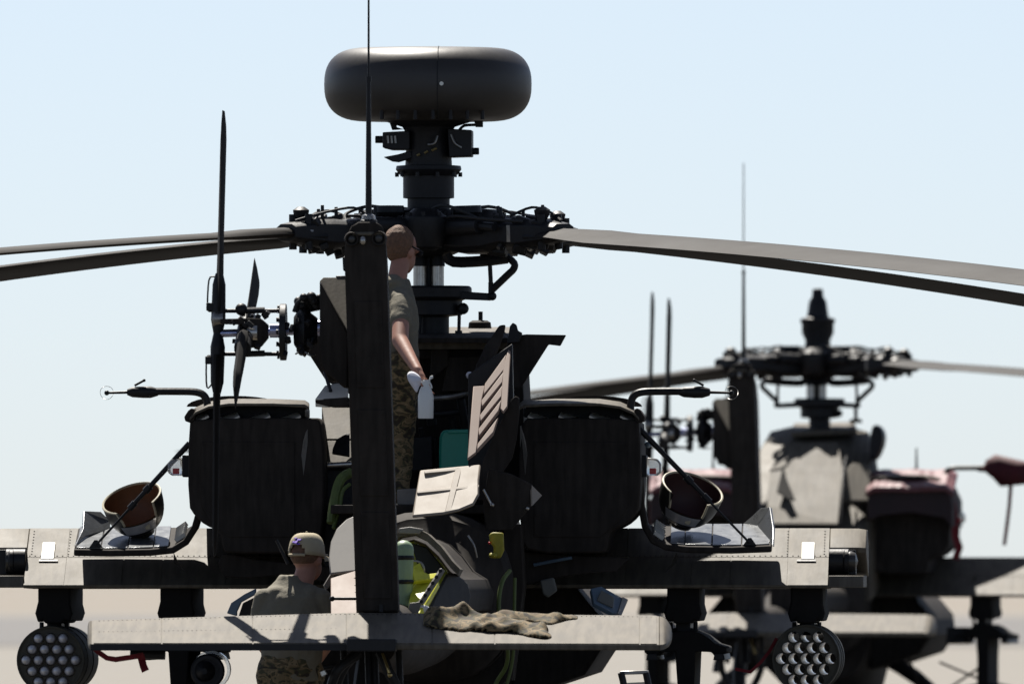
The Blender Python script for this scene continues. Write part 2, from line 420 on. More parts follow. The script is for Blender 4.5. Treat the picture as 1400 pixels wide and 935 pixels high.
# --- mast, swashplate, links
mb = MB()
sw = MB().lathe([(0, zpx(391)), (W(50), zpx(391)), (W(53), zpx(394)), (W(53), zpx(407)), (W(40), zpx(411)), (W(40), zpx(431)), (W(22), zpx(433)), (W(22), zpx(466)), (0, zpx(466))], (T(592, 400, 0).x, 0, 0), n=28).build('swashplate', 'black_metal', H, .004)
for a_, b_ in ((565, 583), (590, 607)):
    MB().cyl(T((a_+b_)/2, 392, -.08), T((a_+b_)/2, 362, -.08), W((b_-a_)/2), n=16).build('drive_mast', 'steel', H)
    MB().lathe([(W(10), 0), (W(9), W(10)), (W(5), W(22)), (0, W(26))], T((a_+b_)/2, 364, -.08), n=14).build('mast_sleeve', 'black_metal', H)
MB().cyl(T(586, 395, .02), T(586, 330, .02), W(15)).build('drive_shaft', 'black_metal', H)
def link(F, flip=False, name='scissor_link', y=-.15):
    def q(a, b): return F(a if not flip else 2*588-a, b, y)
    o = MB().tube([q(610, 348), q(620, 358), q(660, 357), q(694, 353)], W(7.5), n=8, sub=3).build(name, 'black_metal', H)
    MB().tube([q(692, 350), q(703, 360), q(702, 368), q(694, 376), q(672, 397)], W(5), n=8, sub=3).build('link_arm', 'black_metal', o)
    MB().cyl(q(669, 346), q(671, 386), W(3)).build('pitch_rod', 'black_metal', o)
    MB().prism([q(625, 398), q(671, 401), q(671, 411), q(625, 409)], (0, .08, 0)).build('drive_arm', 'black_metal', o, .006)
    MB().ball(q(673, 405), W(6)).build('rod_end', 'black_metal', o)
    MB().cyl(q(671, 386), q(671, 405), W(3.5)).build('rod', 'black_metal', o)
    return o
LINK = link(T)
MB().ball(T(633, 422, -.1), W(8)).build('ball_joint', 'black_metal', H)
MB().cyl(T(628, 424, -.1), T(627, 472, -.1), W(2.4), n=8).build('control_rod', 'black_metal', H)
MB().cyl(T(627, 452, -.1), T(627, 470, -.1), W(5), n=10).build('rod_boot', 'black_metal', H)
MB().cyl(T(574, 408, -.1), T(571, 470, -.1), W(4), n=8).build('control_rod', 'black_metal', H)

# --- transmission deck and doghouse
deck = sheet('roof_panel', [(556, 466, -.7), (716, 466, -.7), (704, 447, .9), (560, 447, .9)], .05, 'faded_sunlit_paint', H)
sheet('roof_cover', [(562, 462, -.9), (700, 462, -.9), (690, 453, -.1), (640, 455, -.1), (566, 456, -.1)], .03, 'paint', deck)
MB().lathe([(W(16), 0), (W(15), W(8)), (W(10), W(11)), (0, W(11))], T(656, 449, .3), n=18).build('antenna_base', 'paint', deck)
MB().cyl(T(657, 441, .3), T(657, 426, .3), W(3)).build('antenna', 'black_metal', deck)
slab('transmission_bay', [(545, 466), (712, 468), (716, 540), (716, 700), (545, 700)], -.05, 1.2, 'paint', H)
slab('bay_beam', [(545, 478), (700, 478), (700, 490), (545, 490)], -.45, -.05, 'paint', H)
slab('gearbox', [(612, 488), (690, 486), (690, 535), (605, 535)], -.6, -.05, 'paint', H)
MB().tube([T(590, 545, -.5), T(620, 542, -.55), T(650, 534, -.55), T(668, 528, -.5)], .018).build('pipe', 'tube_metal', H)
MB().tube([T(560, 560, -.4), T(600, 566, -.5), T(640, 560, -.45)], .02).build('pipe', 'black_metal', H)
for i, (a, b) in enumerate([(575, 585), (592, 600), (618, 572), (630, 545), (585, 540)]):
    MB().cyl(T(a, b, -.5), T(a+6, b+40, -.45), .014+.004*i).build('pipe', 'black_metal', H)
slab('valve_block', [(560, 600), (590, 596), (592, 640), (560, 645)], -.55, -.1, 'black_metal', H)
slab('beam', [(590, 470), (612, 472), (612, 500), (588, 520)], -.62, -.5, 'paint', H)
cat = slab('catwalk', [(452, 690), (690, 690), (690, 702), (452, 702)], -2.0, -.05, 'paint', H)
slab('tread_plate', [(543, 669), (577, 667), (573, 690), (543, 690)], -1.85, -1.8, 'grey_panel', cat)

# --- cowling doors folded open, left and right
def skin_door(name, pts, y, parent, m='paint'): return slab(name, pts, y, y+.045, m, parent)
dr = skin_door('cowling_door', [(688, 480), (700, 459), (720, 457), (774, 458), (766, 473), (750, 471), (713, 529), (697, 533)], -1.0, H)
slab('hinge_arm', [(693, 470), (697, 446), (701, 441), (706, 444), (708, 452), (714, 455), (710, 468)], -1.06, -1.0, 'black_metal', dr)
skin_door('cowling_door', [(486, 476), (470, 457), (404, 460), (409, 474), (417, 476), (446, 521), (480, 540)], -1.0, H)
sheet('stay_pad', [(649, 514, -1.35), (652, 497, -1.3), (664, 472, -1.25), (683, 444, -1.2), (692, 443, -1.2), (690, 455, -1.2), (681, 480, -1.25), (667, 505, -1.3)], .03, 'paint', dr, .01)
MB().ball(T(642, 513, -1.36), W(5)).build('latch', 'cloth_white', dr)
# louvred panel, slat by slat
def ly(b): return -1.75-(b-478)*.0046
lp = sheet('louvred_panel', [(a, b, ly(b)) for a, b in ((647, 528), (663, 527), (659, 545), (653, 605), (651, 618), (639, 627))], .02, 'pink_panel', H)
sheet('edge_strip', [(a, b, ly(b)) for a, b in ((688, 500), (695, 477), (698, 480), (694, 555), (688, 563), (684, 558))], .02, 'pink_panel', lp)
for s_ in ([(661, 540), (663, 524), (692, 484), (690, 504)], [(659, 556), (658, 547), (689, 507), (687, 522)], [(657, 576), (656, 567), (687, 526), (686, 541)], [(655, 596), (654, 586), (686, 545), (682, 561)], [(652, 615), (653, 606), (681, 570), (675, 590)]):
    sheet('louvre_slat', [(a, b, ly(b)) for a, b in s_], .03, 'pink_panel', lp)
slab('inner_frame', [(640, 512), (700, 470), (702, 560), (686, 640), (640, 640)], -1.75, -1.60, 'black_metal', lp)
slab('side_panel', smoothed([(672, 602), (690, 566), (702, 540), (712, 545), (704, 620), (690, 642), (676, 660), (655, 692), (652, 660), (659, 632)], 1), -2.05, -2.0, 'paint', H)
# ribbed inner panel lying open, catching the sun
rp = sheet('ribbed_panel', [(574, 642, -2.45), (657, 634, -2.45), (655, 655, -2.56), (655, 675, -2.67), (648, 688, -2.75), (628, 696, -2.80), (606, 701, -2.82), (563, 705, -2.84)], .02, 'cream_panel', H, .012)
def ry(b): return -2.45-(b-638)*.0058-.006
sheet('rib', [(623, 639, ry(639)), (632, 638, ry(638)), (617, 698, ry(698)), (608, 699, ry(699))], .02, 'cream_panel', rp)
sheet('rib', [(580, 643, ry(643)), (656, 636, ry(636)), (656, 640, ry(640)), (580, 647, ry(647))], .02, 'cream_panel', rp)
sheet('rib', [(570, 670, ry(670)), (655, 662, ry(662)), (655, 666, ry(666)), (570, 674, ry(674))], .02, 'cream_panel', rp)
# dark angular door at right with a bright corner
dd = slab('access_door', [(668, 640), (700, 648), (727, 662), (727, 690), (700, 724), (664, 726), (660, 690)], -2.3, -2.26, 'paint', H)
sheet('door_corner', [(727, 663, -2.29), (741, 677, -2.2), (728, 691, -2.35)], .01, 'cream_panel', dd, 0)
MB().cyl(T(661, 669, -2.35), T(671, 688, -2.35), .008).ball(T(673, 690, -2.35), .014, 10, 6).build('latch_pin', 'steel', dd)
MB().ball(T(721, 695, -2.32), .012, 10, 6).build('rivet', 'steel', dd)
# sunlit cowling to the left of the fin, with the pale intake box above
sheet('cowl_panel', [(440, 556, -.6), (486, 545, -.5), (486, 600, -.85), (446, 600, -.85)], .03, 'faded_sunlit_paint', H)
sheet('cowl_panel', [(446, 602, -.86), (486, 602, -.86), (486, 640, -1.05), (447, 630, -1.0)], .03, 'faded_sunlit_paint', H)
sheet('oval_shadow', [(455, 612, -1.0), (460, 600, -.95), (474, 592, -.9), (478, 592, -.9), (478, 622, -1.05), (454, 618, -1.02)], .02, 'black_metal', H)  # dark oval shadow on the sunlit cowling, modelled as a black plate
MB().cyl(T(448, 636, -1.1), T(486, 634, -1.1), W(4)).build('rail', 'steel', H)
sheet('intake_box', [(431, 545, -1.5), (444, 527, -1.1), (476, 521, -1.0), (476, 541, -1.4), (450, 546, -1.5)], .05, 'white_panel', H)
slab('intake_base', [(431, 546), (476, 543), (476, 556), (450, 556), (431, 551)], -1.5, -.8, 'paint', H)
MB().cyl(T(444, 508, -1.2), T(452, 535, -1.3), W(2.5)).build('stay_rod', 'black_metal', H)

# --- fuselage: cabin block, sides, nose, tail boom
def oval(cx, cz, y, rx, rz, n=28, e=.8):
    return [Vector((cx+rx*(abs(cos(2*pi*i/n))**e)*(1 if cos(2*pi*i/n) >= 0 else -1), y, cz+rz*(abs(sin(2*pi*i/n))**e)*(1 if sin(2*pi*i/n) >= 0 else -1))) for i in range(n)]
fus = MB().loft([oval(0, 1.45, y, rx, rz, e=.6) for y, rx, rz in ((-.75, .52, .62), (.3, .54, .70), (1.6, .52, .85), (3.0, .46, .90), (4.2, .40, .62), (5.0, .28, .40), (5.3, .15, .22))]).build('fuselage', 'paint', H)
MB().loft([oval(0, 2.0, y, rx, rz, e=.9) for y, rx, rz in ((1.4, .40, .72), (2.4, .40, .62), (3.2, .36, .32), (4.2, .25, .1))]).build('canopy', 'door_inner', fus)
MB().ball((0, 5.35, 1.35), (.28, .28, .3)).build('sensor_turret', 'black_metal', fus)
for s_ in (1, -1):
    MB().loft([[Vector((s_*x, y, z)) for x, z in ((.45, 1.75), (.85, 1.62), (1.02, 1.42), (1.04, 1.24), (.93, 1.07), (.48, .92))] for y in (-.05, .1, 2.6, 3.4)]).build('side_bay', 'paint', fus, .03)
boom = []
for y, a, b, rx, rz in ((-.8, 588, 815, .52, .52), (-2.3, 586, 815, .50, .50), (-2.42, 586, 815, .46, .46), (-2.5, 586, 818, .36, .36), (-2.62, 585, 822, .31, .31), (-4.6, 566, 848, .27, .27), (-6.2, 545, 872, .21, .21), (-8.2, 524, 872, .15, .18), (-8.8, 514, 870, .12, .15)):
    q = T(a, b, y); boom.append(oval(q.x, q.z, y, rx, rz, e=.85))
bo = MB().loft(boom).build('tail_boom', 'paint', H)
# open avionics bay on the boom
slab('dorsal_bay', [(540, 742), (566, 736), (582, 743), (600, 760), (616, 781), (634, 792), (642, 812), (638, 836), (540, 850)], -6.45, -2.45, 'paint', bo, .01)
RIMP = [(540, 738), (548, 733), (566, 730), (582, 738), (600, 755), (616, 776), (626, 786)]
back = slab('bay_floor', [(535, 742), (566, 740), (600, 765), (612, 782), (580, 842), (535, 845)], -6.55, -6.5, 'primer', bo)
slab('bay_shade_sheet', [(562, 742), (584, 748), (606, 776), (606, 784), (584, 784), (570, 770)], -6.57, -6.552, 'black_metal', bo)  # thin black sheet standing in for shade in the upper bay
P_ = px(RIMP, -6.75)
rim = MB()
rim.loft([[p, p+Vector((.012, 0, .035)), p+Vector((.02, .28, .03)), p+Vector((0, .28, -.01))] for p in P_]).build('bay_rim', 'faded_sunlit_paint', bo)
slab('hinge_plate', [(545, 722), (560, 720), (577, 723), (573, 730), (545, 729)], -6.85, -6.6, 'grey_panel', bo)
grb = MB().cyl(T(549, 842, -7.05), T(552, 752, -7.05), W(13), n=20).ball(T(552, 752, -7.05), W(13), 20, 12).build('green_bottle', 'pale_green', bo)
MB().lathe([(W(14), -.012), (W(15), 0), (W(14), .012)], T(551, 762, -7.05), n=20).build('strap', 'black_metal', grb)
MB().lathe([(W(14), -.012), (W(15), 0), (W(14), .012)], T(550, 795, -7.05), n=20).build('strap', 'black_metal', grb)
sheet('yellow_box', [(562, 804, -7.02), (572, 793, -6.92), (592, 788, -6.92), (600, 794, -6.97), (588, 815, -7.17), (574, 838, -7.37), (556, 840, -7.37)], .04, 'yellow_primer', bo, .008)
sheet('yellow_box', [(562, 776, -6.97), (574, 768, -6.92), (582, 784, -6.92), (602, 782, -6.92), (600, 790, -6.97), (566, 794, -7.04)], .03, 'yellow_primer', bo, .006)
MB().tube([T(564, 766, -6.8), T(576, 769, -6.85), T(580, 780, -6.85), T(578, 791, -6.8)], .006).build('wire', 'tube_metal', bo)
rack = sheet('hinge_rail', [(604, 776, -7.25), (609, 780, -7.23), (580, 826, -7.35), (573, 824, -7.37)], .02, 'grey_panel', bo)
sheet('hinge_rail', [(560, 824, -7.40), (577, 822, -7.40), (572, 838, -7.40), (557, 838, -7.40)], .02, 'grey_panel', bo)
for k in range(6):
    t = k/5; MB().cyl(T(602-t*26, 780+t*42, -7.40), T(602-t*26, 780+t*42, -7.25), .011, n=8).build('fastener', 'black_metal', rack)
sheet('boom_panel', [(612, 784, -6.7), (624, 783, -6.6), (640, 797, -6.5), (645, 815, -6.5), (640, 832, -6.55), (588, 832, -7.0)], .02, 'worn_paint', bo, .01)
slab('cloth_roll', [(572, 828), (580, 826), (590, 832), (587, 839), (577, 838)], -7.3, -7.2, 'cloth_white', bo, .015)
# left bay doors
sheet('bay_door', [(486, 704, -5.3), (474, 709, -5.3), (460, 722, -5.35), (452, 740, -5.4), (449, 762, -5.5), (451, 784, -5.6), (487, 780, -5.6)], .02, 'grey_panel', bo, .008)
lv = sheet('louvred_door', [(452, 790, -5.65), (488, 779, -5.65), (488, 838, -5.95), (452, 840, -5.95)], .02, 'pink_panel', bo, .004)
for k in range(5):
    yy = 793+k*10
    sheet('louvre', [(453, yy+6, -5.68-(yy-790)*.005), (488, yy-6, -5.68-(yy-790)*.005), (488, yy-4.4, -5.69-(yy-790)*.005), (453, yy+7.6, -5.69-(yy-790)*.005)], .012, 'bowl_lining', lv, 0)
sheet('door_stay', [(443, 800, -5.6), (449, 790, -5.6), (458, 776, -5.55), (459, 782, -5.55), (450, 802, -5.6), (446, 806, -5.6)], .01, 'grey_panel', lv, 0)
MB().cyl(T(453, 818, -6.0), T(490, 818, -6.0), W(2)).ball(T(454, 818, -6.0), W(3.6), 12, 8).build('handle', 'black_metal', lv)
# hoses, straps, bag
MB().tube([T(480, 646, -1.6), T(466, 655, -1.65), T(458, 680, -1.7), T(453, 715, -1.75)], .03).build('green_hose', 'green_strap', H)
MB().tube([T(478, 662, -1.65), T(468, 672, -1.7), T(464, 695, -1.72), T(456, 722, -1.78)], .012).build('green_hose', 'green_strap', H)
MB().tube([T(697, 780, -2.70), T(687, 794, -2.80), T(682, 820, -2.85), T(684, 850, -2.85), T(694, 885, -2.80), T(692, 910, -2.75), T(680, 930, -2.70), T(672, 950, -2.70)], .013).build('green_hose', 'green_strap', H)
MB().tube([T(704, 790, -2.70), T(703, 840, -2.75), T(701, 900, -2.70), T(690, 945, -2.70)], .010).build('green_hose', 'green_strap', H)
MB().tube([T(640, 732, -3.0), T(648, 745, -3.02), T(652, 762, -3.0)], .006).build('wire', 'tube_metal', H)
# lower right: open doors, shelf, cloth
slab('lower_panel', [(690, 752), (800, 760), (860, 763), (842, 781), (806, 783), (770, 788), (690, 806)], -1.2, -1.15, 'paint', H)
slab('side_skin', [(688, 720), (712, 716), (716, 800), (700, 930), (688, 930)], -1.75, -1.2, 'paint', H)
slab('grey_flap', [(738, 793), (757, 789), (762, 807), (749, 817), (742, 812)], -1.32, -1.26, 'grey_cloth', H, .01)
MB().tube([T(730, 772, -1.25), T(760, 766, -1.28), T(782, 762, -1.28)], .010).build('wire', 'tool_case', H)
ad = sheet('latch_door', [(808, 804, -1.5), (822, 801, -1.45), (851, 817, -1.45), (848, 838, -1.6), (838, 838, -1.6), (812, 824, -1.6)], .03, 'tool_case', H)
sheet('door_edge', [(851, 815, -1.46), (859, 819, -1.46), (850, 840, -1.62), (844, 838, -1.62)], .03, 'tube_metal', ad)
sheet('inner_skin', [(822, 806, -1.53), (840, 816, -1.53), (838, 830, -1.58), (816, 820, -1.58)], .012, 'grey_cloth', ad)
# lower left: mirror pieces
slab('lower_panel', [(298, 770), (304, 757), (322, 758), (345, 764), (394, 769), (470, 776), (470, 800), (394, 785), (335, 790), (306, 788)], -1.2, -1.15, 'paint', H)  # dark flat shape over the inner left wing
slab('latch_door', [(310, 838), (316, 824), (334, 812), (350, 804), (350, 812), (330, 823), (324, 836), (324, 842)], -1.5, -1.45, 'tool_case', H)
slab('latch_door', [(326, 842), (332, 824), (352, 814), (352, 845)], -1.5, -1.46, 'paint', H)

slab('engine_bay_wall', [(436, 642), (488, 642), (488, 790), (448, 790), (436, 740)], -.95, -.2, 'black_metal', H)
slab('engine_bay_wall', [(440, 560), (488, 552), (488, 642), (440, 642)], -.45, .2, 'paint', H)
# --- engines with their exhaust suppressors
def engine(s):
    def e(a): return a if s > 0 else 1135-a+(-2)
    R = [(716, 574), (724, 571), (868, 572), (875, 580), (876, 690), (866, 706), (852, 718), (832, 726), (828, 752), (822, 756), (722, 756), (712, 735), (709, 640), (712, 600)]
    if s < 0: R = [(e(a if a > 730 else a-20), b) for a, b in R]
    R = smoothed(R, 1)
    q = [T(a, b, -1.35) for a, b in R]
    cx = sum(p.x for p in q)/len(q); cz = sum(p.z for p in q)/len(q)
    rings = []
    for y, k in ((-1.35, 1.0), (-1.0, 1.01), (-.2, 1.0), (.7, .88), (1.3, .62)):
        rings.append([Vector((cx+(p.x-cx)*k, y, cz+(p.z-cz)*k)) for p in q])
    o = MB().loft(rings).build('engine_nacelle', 'paint', H, .03)
    # recessed slot row above the face, under the lip
    slab('slot_floor', smoothed([(e(716), 576), (e(872), 576), (e(868), 562), (e(845), 554), (e(760), 551), (e(716), 553)], 1), -1.05, -.4, 'black_metal', o)
    lipP = [(710, 557), (716, 553), (760, 551), (820, 551), (848, 555), (866, 563), (874, 571)]
    rings = []
    for a, b in lipP:
        p = T(e(a), b, -1.38); t = T(e(a), b-3, -.5)
        rings.append([p+Vector((0, 0, -W(4))), p, t+Vector((0, 0, W(3))), t+Vector((0, 0, -W(3)))])
    MB().loft(rings).build('exhaust_lip', 'faded_sunlit_paint', o, .006)
    for k in range(4):
        a = 722+k*42
        sheet('exhaust_vane', [(e(a), 568, -1.34), (e(a+3), 563, -1.1), (e(a+29), 571, -1.1), (e(a+13), 574.5, -1.34)], .012, 'white_panel', o, .002)  # white colour stands in for sunlight on these shaded vanes
    pp = [(730, 604), (858, 604), (858, 690), (846, 712), (820, 734), (730, 734)]
    ap = slab('access_panel', [(e(a), b) for a, b in pp], -1.356, -1.345, 'paint', o, .003)
    for a, b in ((734, 608), (765, 608), (796, 608), (827, 608), (854, 608), (854, 640), (854, 672), (734, 640), (734, 672), (734, 704), (734, 730), (765, 730), (796, 730), (820, 728)):
        MB().cyl(T(e(a), b, -1.361), T(e(a), b, -1.35), .007, n=8).build('fastener', 'paint', ap)
    dm = []
    for y, k in ((-.45, 1.0), (.6, .9)):
        dm.append([T(e(812)+ (66*cos(a))*s*k, 556-15*sin(a)*k, y) for a in [pi*i/14 for i in range(15)]])
    MB().loft(dm, cap=True).build('nacelle_crown', 'paint', o)
    for a in ((772,), (752,)) if s > 0 else ((772,), (790,), (806,)):
        MB().ball(T(e(a[0]), 547.5, -.47), (W(4), .01, W(1.6)), 10, 6).build('vent_hole', 'white_panel', o)
    slab('corner_fairing', smoothed([(e(866), 560), (e(873), 557), (e(884), 574), (e(868), 580)], 1), -1.36, -1.0, 'paint', o)
    sheet('inner_flange', [(e(711), 582, -1.34), (e(715), 596, -1.37), (e(721), 622, -1.35), (e(718), 650, -1.35), (e(711), 610, -1.34)], .015, 'grey_panel', o, 0)
    # nav light
    nl = slab('light_housing', [(e(874), 622), (e(884), 622), (e(884), 652), (e(874), 652)], -1.1, -.9, 'black_metal', o)
    slab('light_lens', [(e(884), 625), (e(899), 627), (e(904), 634), (e(904), 646), (e(898), 650), (e(884), 650)], -1.1, -.9, 'clear_lens', nl, .012)
    slab('red_bulb', [(e(888), 640), (e(897), 640), (e(897), 648), (e(888), 648)], -1.115, -1.102, 'red_lens', nl, .003)
    return o
ER = engine(1); EL = engine(-1)
# air-data goosenecks on the outboard engine corners
def sensor(s):
    def e(a): return a if s > 0 else 1146-a
    o = MB().tube([T(e(862), 576, -1.0), T(e(862), 556, -1.0), T(e(866), 542, -1.0), T(e(878), 536, -1.0), T(e(905), 535, -1.0), T(e(934), 535, -1.0)], W(5.2)).build('air_data_arm', 'black_metal', H)
    MB().lathe([(0, -W(22)), (W(4), -W(22)), (W(7), -W(15)), (W(8), 0), (W(8), W(10)), (W(5), W(20)), (0, W(22))], T(e(950), 536, -1.0), axis='X', n=16).build('sensor_body', 'black_metal', o)
    MB().cyl(T(e(965), 536, -1.0), T(e(1000), 537, -1.0), W(2.2), W(1.6), n=8).build('probe', 'black_metal', o)
    MB().cyl(T(e(962), 527, -1.0), T(e(949), 520, -1.0), W(1.6), n=8).ball(T(e(949), 520, -1.0), W(2.2), 8, 6).build('vane_lever', 'black_metal', o)
    q = T(e(1000), 537, -1.0)
    MB().tube([q+Vector((W(9)*cos(a), .03*sin(2*a), W(9)*sin(a))) for a in [2*pi*i/20 for i in range(21)]], .0014, n=5, sub=1).build('sensor_ring', 'tube_metal', o)
    MB().ball(q, W(3.5), 10, 8).build('sensor_tip', 'black_metal', o)
    return o
SR = sensor(1); SL = sensor(-1)
MB().ball(T(886, 607, -1.0), W(5), 12, 8).build('blue_cap', 'tool_case', H)

# --- fold-down work platforms (open engine doors) and stays
def platform(s):
    if s > 0:
        prof = [(879, 630), (880, 655), (881, 690), (886, 718), (896, 736), (912, 744), (940, 747), (1000, 748), (1055, 746)]
        lip = (1.0,)
    else:
        prof = [(270, 640), (271, 665), (269, 695), (262, 720), (251, 738), (235, 748), (205, 751), (150, 752), (101, 751)]
    n = len(prof)
    near = [T(a, b, -1.0) for a, b in prof]
    far = []
    for i, (a, b) in enumerate(prof):
        t = i/(n-1); lift = 30*min(1, max(0, (t-.35)/.3)); far.append(T(a+(2 if s > 0 else 6)*t, b-lift, -.33))
    th = W(9)
    rings = []
    for i in range(n):
        d = (near[min(i+1, n-1)]-near[max(i-1, 0)]).normalized(); nr = Vector((d.z, 0, -d.x))*(1 if s > 0 else -1)
        if s > 0: nr = nr if (near[-1]-near[-2]).x*1 < 0 else nr
        rings.append([near[i], far[i], far[i]+nr*th, near[i]+nr*th])
    o = MB().loft(rings).build('work_platform', 'paint', H, .01)
    # metal inner skin, panel by panel
    m0, m1 = 5, n-1
    Ns = []
    for k in range(5):
        t0 = k/4
        f = 5.15+t0*(n-1-5.2); i = min(int(f), n-2); w = f-i
        Ns.append((near[i].lerp(near[i+1], w), far[i].lerp(far[i+1], w)))
    for k in range(4):
        a0, b0 = Ns[k]; a1, b1 = Ns[k+1]; g = .02
        q = [a0.lerp(a1, g).lerp(b0.lerp(b1, g), .05), a1.lerp(a0, g).lerp(b1.lerp(b0, g), .05), b1.lerp(b0, g), b0.lerp(b1, g)]
        MB().prism([p+Vector((0, 0, .002)) for p in q], (0, 0, .006)).build('tread_panel', 'door_inner', o, .002)
    for k in range(6):
        t = k/5; p = near[4].lerp(near[5], .3).lerp(far[4].lerp(far[5], .3), .1+.8*t)
        MB().box(p+Vector((0, 0, .02)), (.07, .03, .03), (0, .6*s, 0)).build('hinge_knuckle', 'tube_metal', o, .003)
    # upturned end
    if s > 0: L = [(1057, 722, -.79), (1053, 693, -.44), (1040, 694, -.39), (1028, 706, -.34), (1010, 720, -.32), (1030, 724, -.39), (1056, 746, -.99)]
    else: L = [(103, 745, -.96), (114, 722, -.59), (115, 698, -.44), (138, 699, -.36), (152, 712, -.32), (150, 724, -.34), (118, 732, -.69)]
    sheet('end_lip', L, .015, 'door_inner', o)
    if s > 0: A, B = T(874, 586, -1.1), T(1025, 742, -.98)
    else: A, B = T(259, 606, -1.1), T(131, 745, -.98)
    st = MB().cyl(A, A.lerp(B, .62), W(4), W(3), n=10).cyl(A.lerp(B, .6), B, W(1.7), n=8).build('stay_strut', 'black_metal', o)
    MB().cyl(A.lerp(B, .42), A.lerp(B, .47), W(5.2), n=10).build('strut_collar', 'black_metal', st)
    MB().cyl(A.lerp(B, .58), A.lerp(B, .64), W(4.5), n=10).build('strut_collar', 'black_metal', st)
    MB().prism([B+Vector((-W(9), 0, -W(3))), B+Vector((W(9), 0, -W(3))), B+Vector((W(2), 0, W(7))), B+Vector((-W(2), 0, W(7)))], (0, .03, 0)).build('strut_foot', 'black_metal', st)
    return o
PR = platform(1); PL = platform(-1)

# --- bowl-shaped fairings set down on the platforms
def bowl(name, cen, tilt, R, depth, label, lin):
    root = empty(name, H.matrix_basis @ cen); root.rotation_euler = tilt
    tag(root, label, 'engine fairing', 'bowl fairings on the platforms')
    n, m = 48, 12
    def surf(r, d, k, i):
        a = 2*pi*i/n; t = k/m
        rr = r*(sin(pi/2*min(1, t*1.02))**.75)*(1.0-.04*cos(2*a)); return Vector((rr*cos(a), rr*sin(a), -d*(cos(pi/2*t)**.9)))
    def cut(i, k):
        a = (360*i/n) % 360
        return 237 < a < 305 and k >= 9
    for nm, r, d, mm in (('shell', R, depth, 'bowl_shell'), ('lining', R-.008, depth-.008, lin)):
        vs_ = [surf(r, d, k, i) for k in range(m+1) for i in range(n)]; fs = []
        for k in range(m):
            for i in range(n):
                if cut(i+.5, k): continue
                fs.append((k*n+i, k*n+(i+1) % n, (k+1)*n+(i+1) % n, (k+1)*n+i))
        o = MB().add(vs_, fs).build(nm, mm, root, smooth=60)
        if nm == 'lining':
            o.data.flip_normals()
    path = [surf(R-.004, depth-.004, m, i % n) for i in range(int(n*305/360)+1, n+int(n*237/360)+1)]
    i1 = int(n*237/360)+1; i2 = int(n*305/360)+1
    path = [surf(R-.004, depth-.004, 9, i2), surf(R-.004, depth-.004, 10, i2)] + path + [surf(R-.004, depth-.004, k, i1) for k in (10, 9)]
    MB().tube(path, .0075, n=6, sub=1).build('rim_seal', 'bowl_edge', root)
    vs_ = []; fs = []
    for i in range(9):
        a = radians(232+i*9)
        for k in (6.0, 8.9): 
            t = k/m; rr = (R+.004)*(1.0-.04*cos(2*a))*(sin(pi/2*min(1, t*1.02))**.75); vs_.append(Vector((rr*cos(a), rr*sin(a), -(depth+.004)*(cos(pi/2*t)**.9))))
    fs = [(2*i, 2*i+2, 2*i+3, 2*i+1) for i in range(8)]
    MB().add(vs_, fs).build('metal_band', 'bright_alloy', root)
    v = vs_[10]; MB().box(v+Vector((.02, -.012, .035)), (.03, .01, .03)).build('band_window', 'bowl_edge', root)
    MB().cyl(surf(R, depth, 0, 0)+Vector((0, 0, .01)), surf(R, depth, 0, 0)+Vector((0, 0, -.02)), R*.42, R*.36, n=20).build('base_ring', 'bowl_shell', root)
    return root
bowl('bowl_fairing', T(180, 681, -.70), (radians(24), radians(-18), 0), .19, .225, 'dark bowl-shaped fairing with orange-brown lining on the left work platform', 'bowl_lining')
bowl('bowl_fairing', T(947, 668, -.70), (radians(24), radians(20), 0), .197, .23, 'dark bowl-shaped fairing with near-black lining and pale rim on the right work platform', 'bowl_lining_dark')

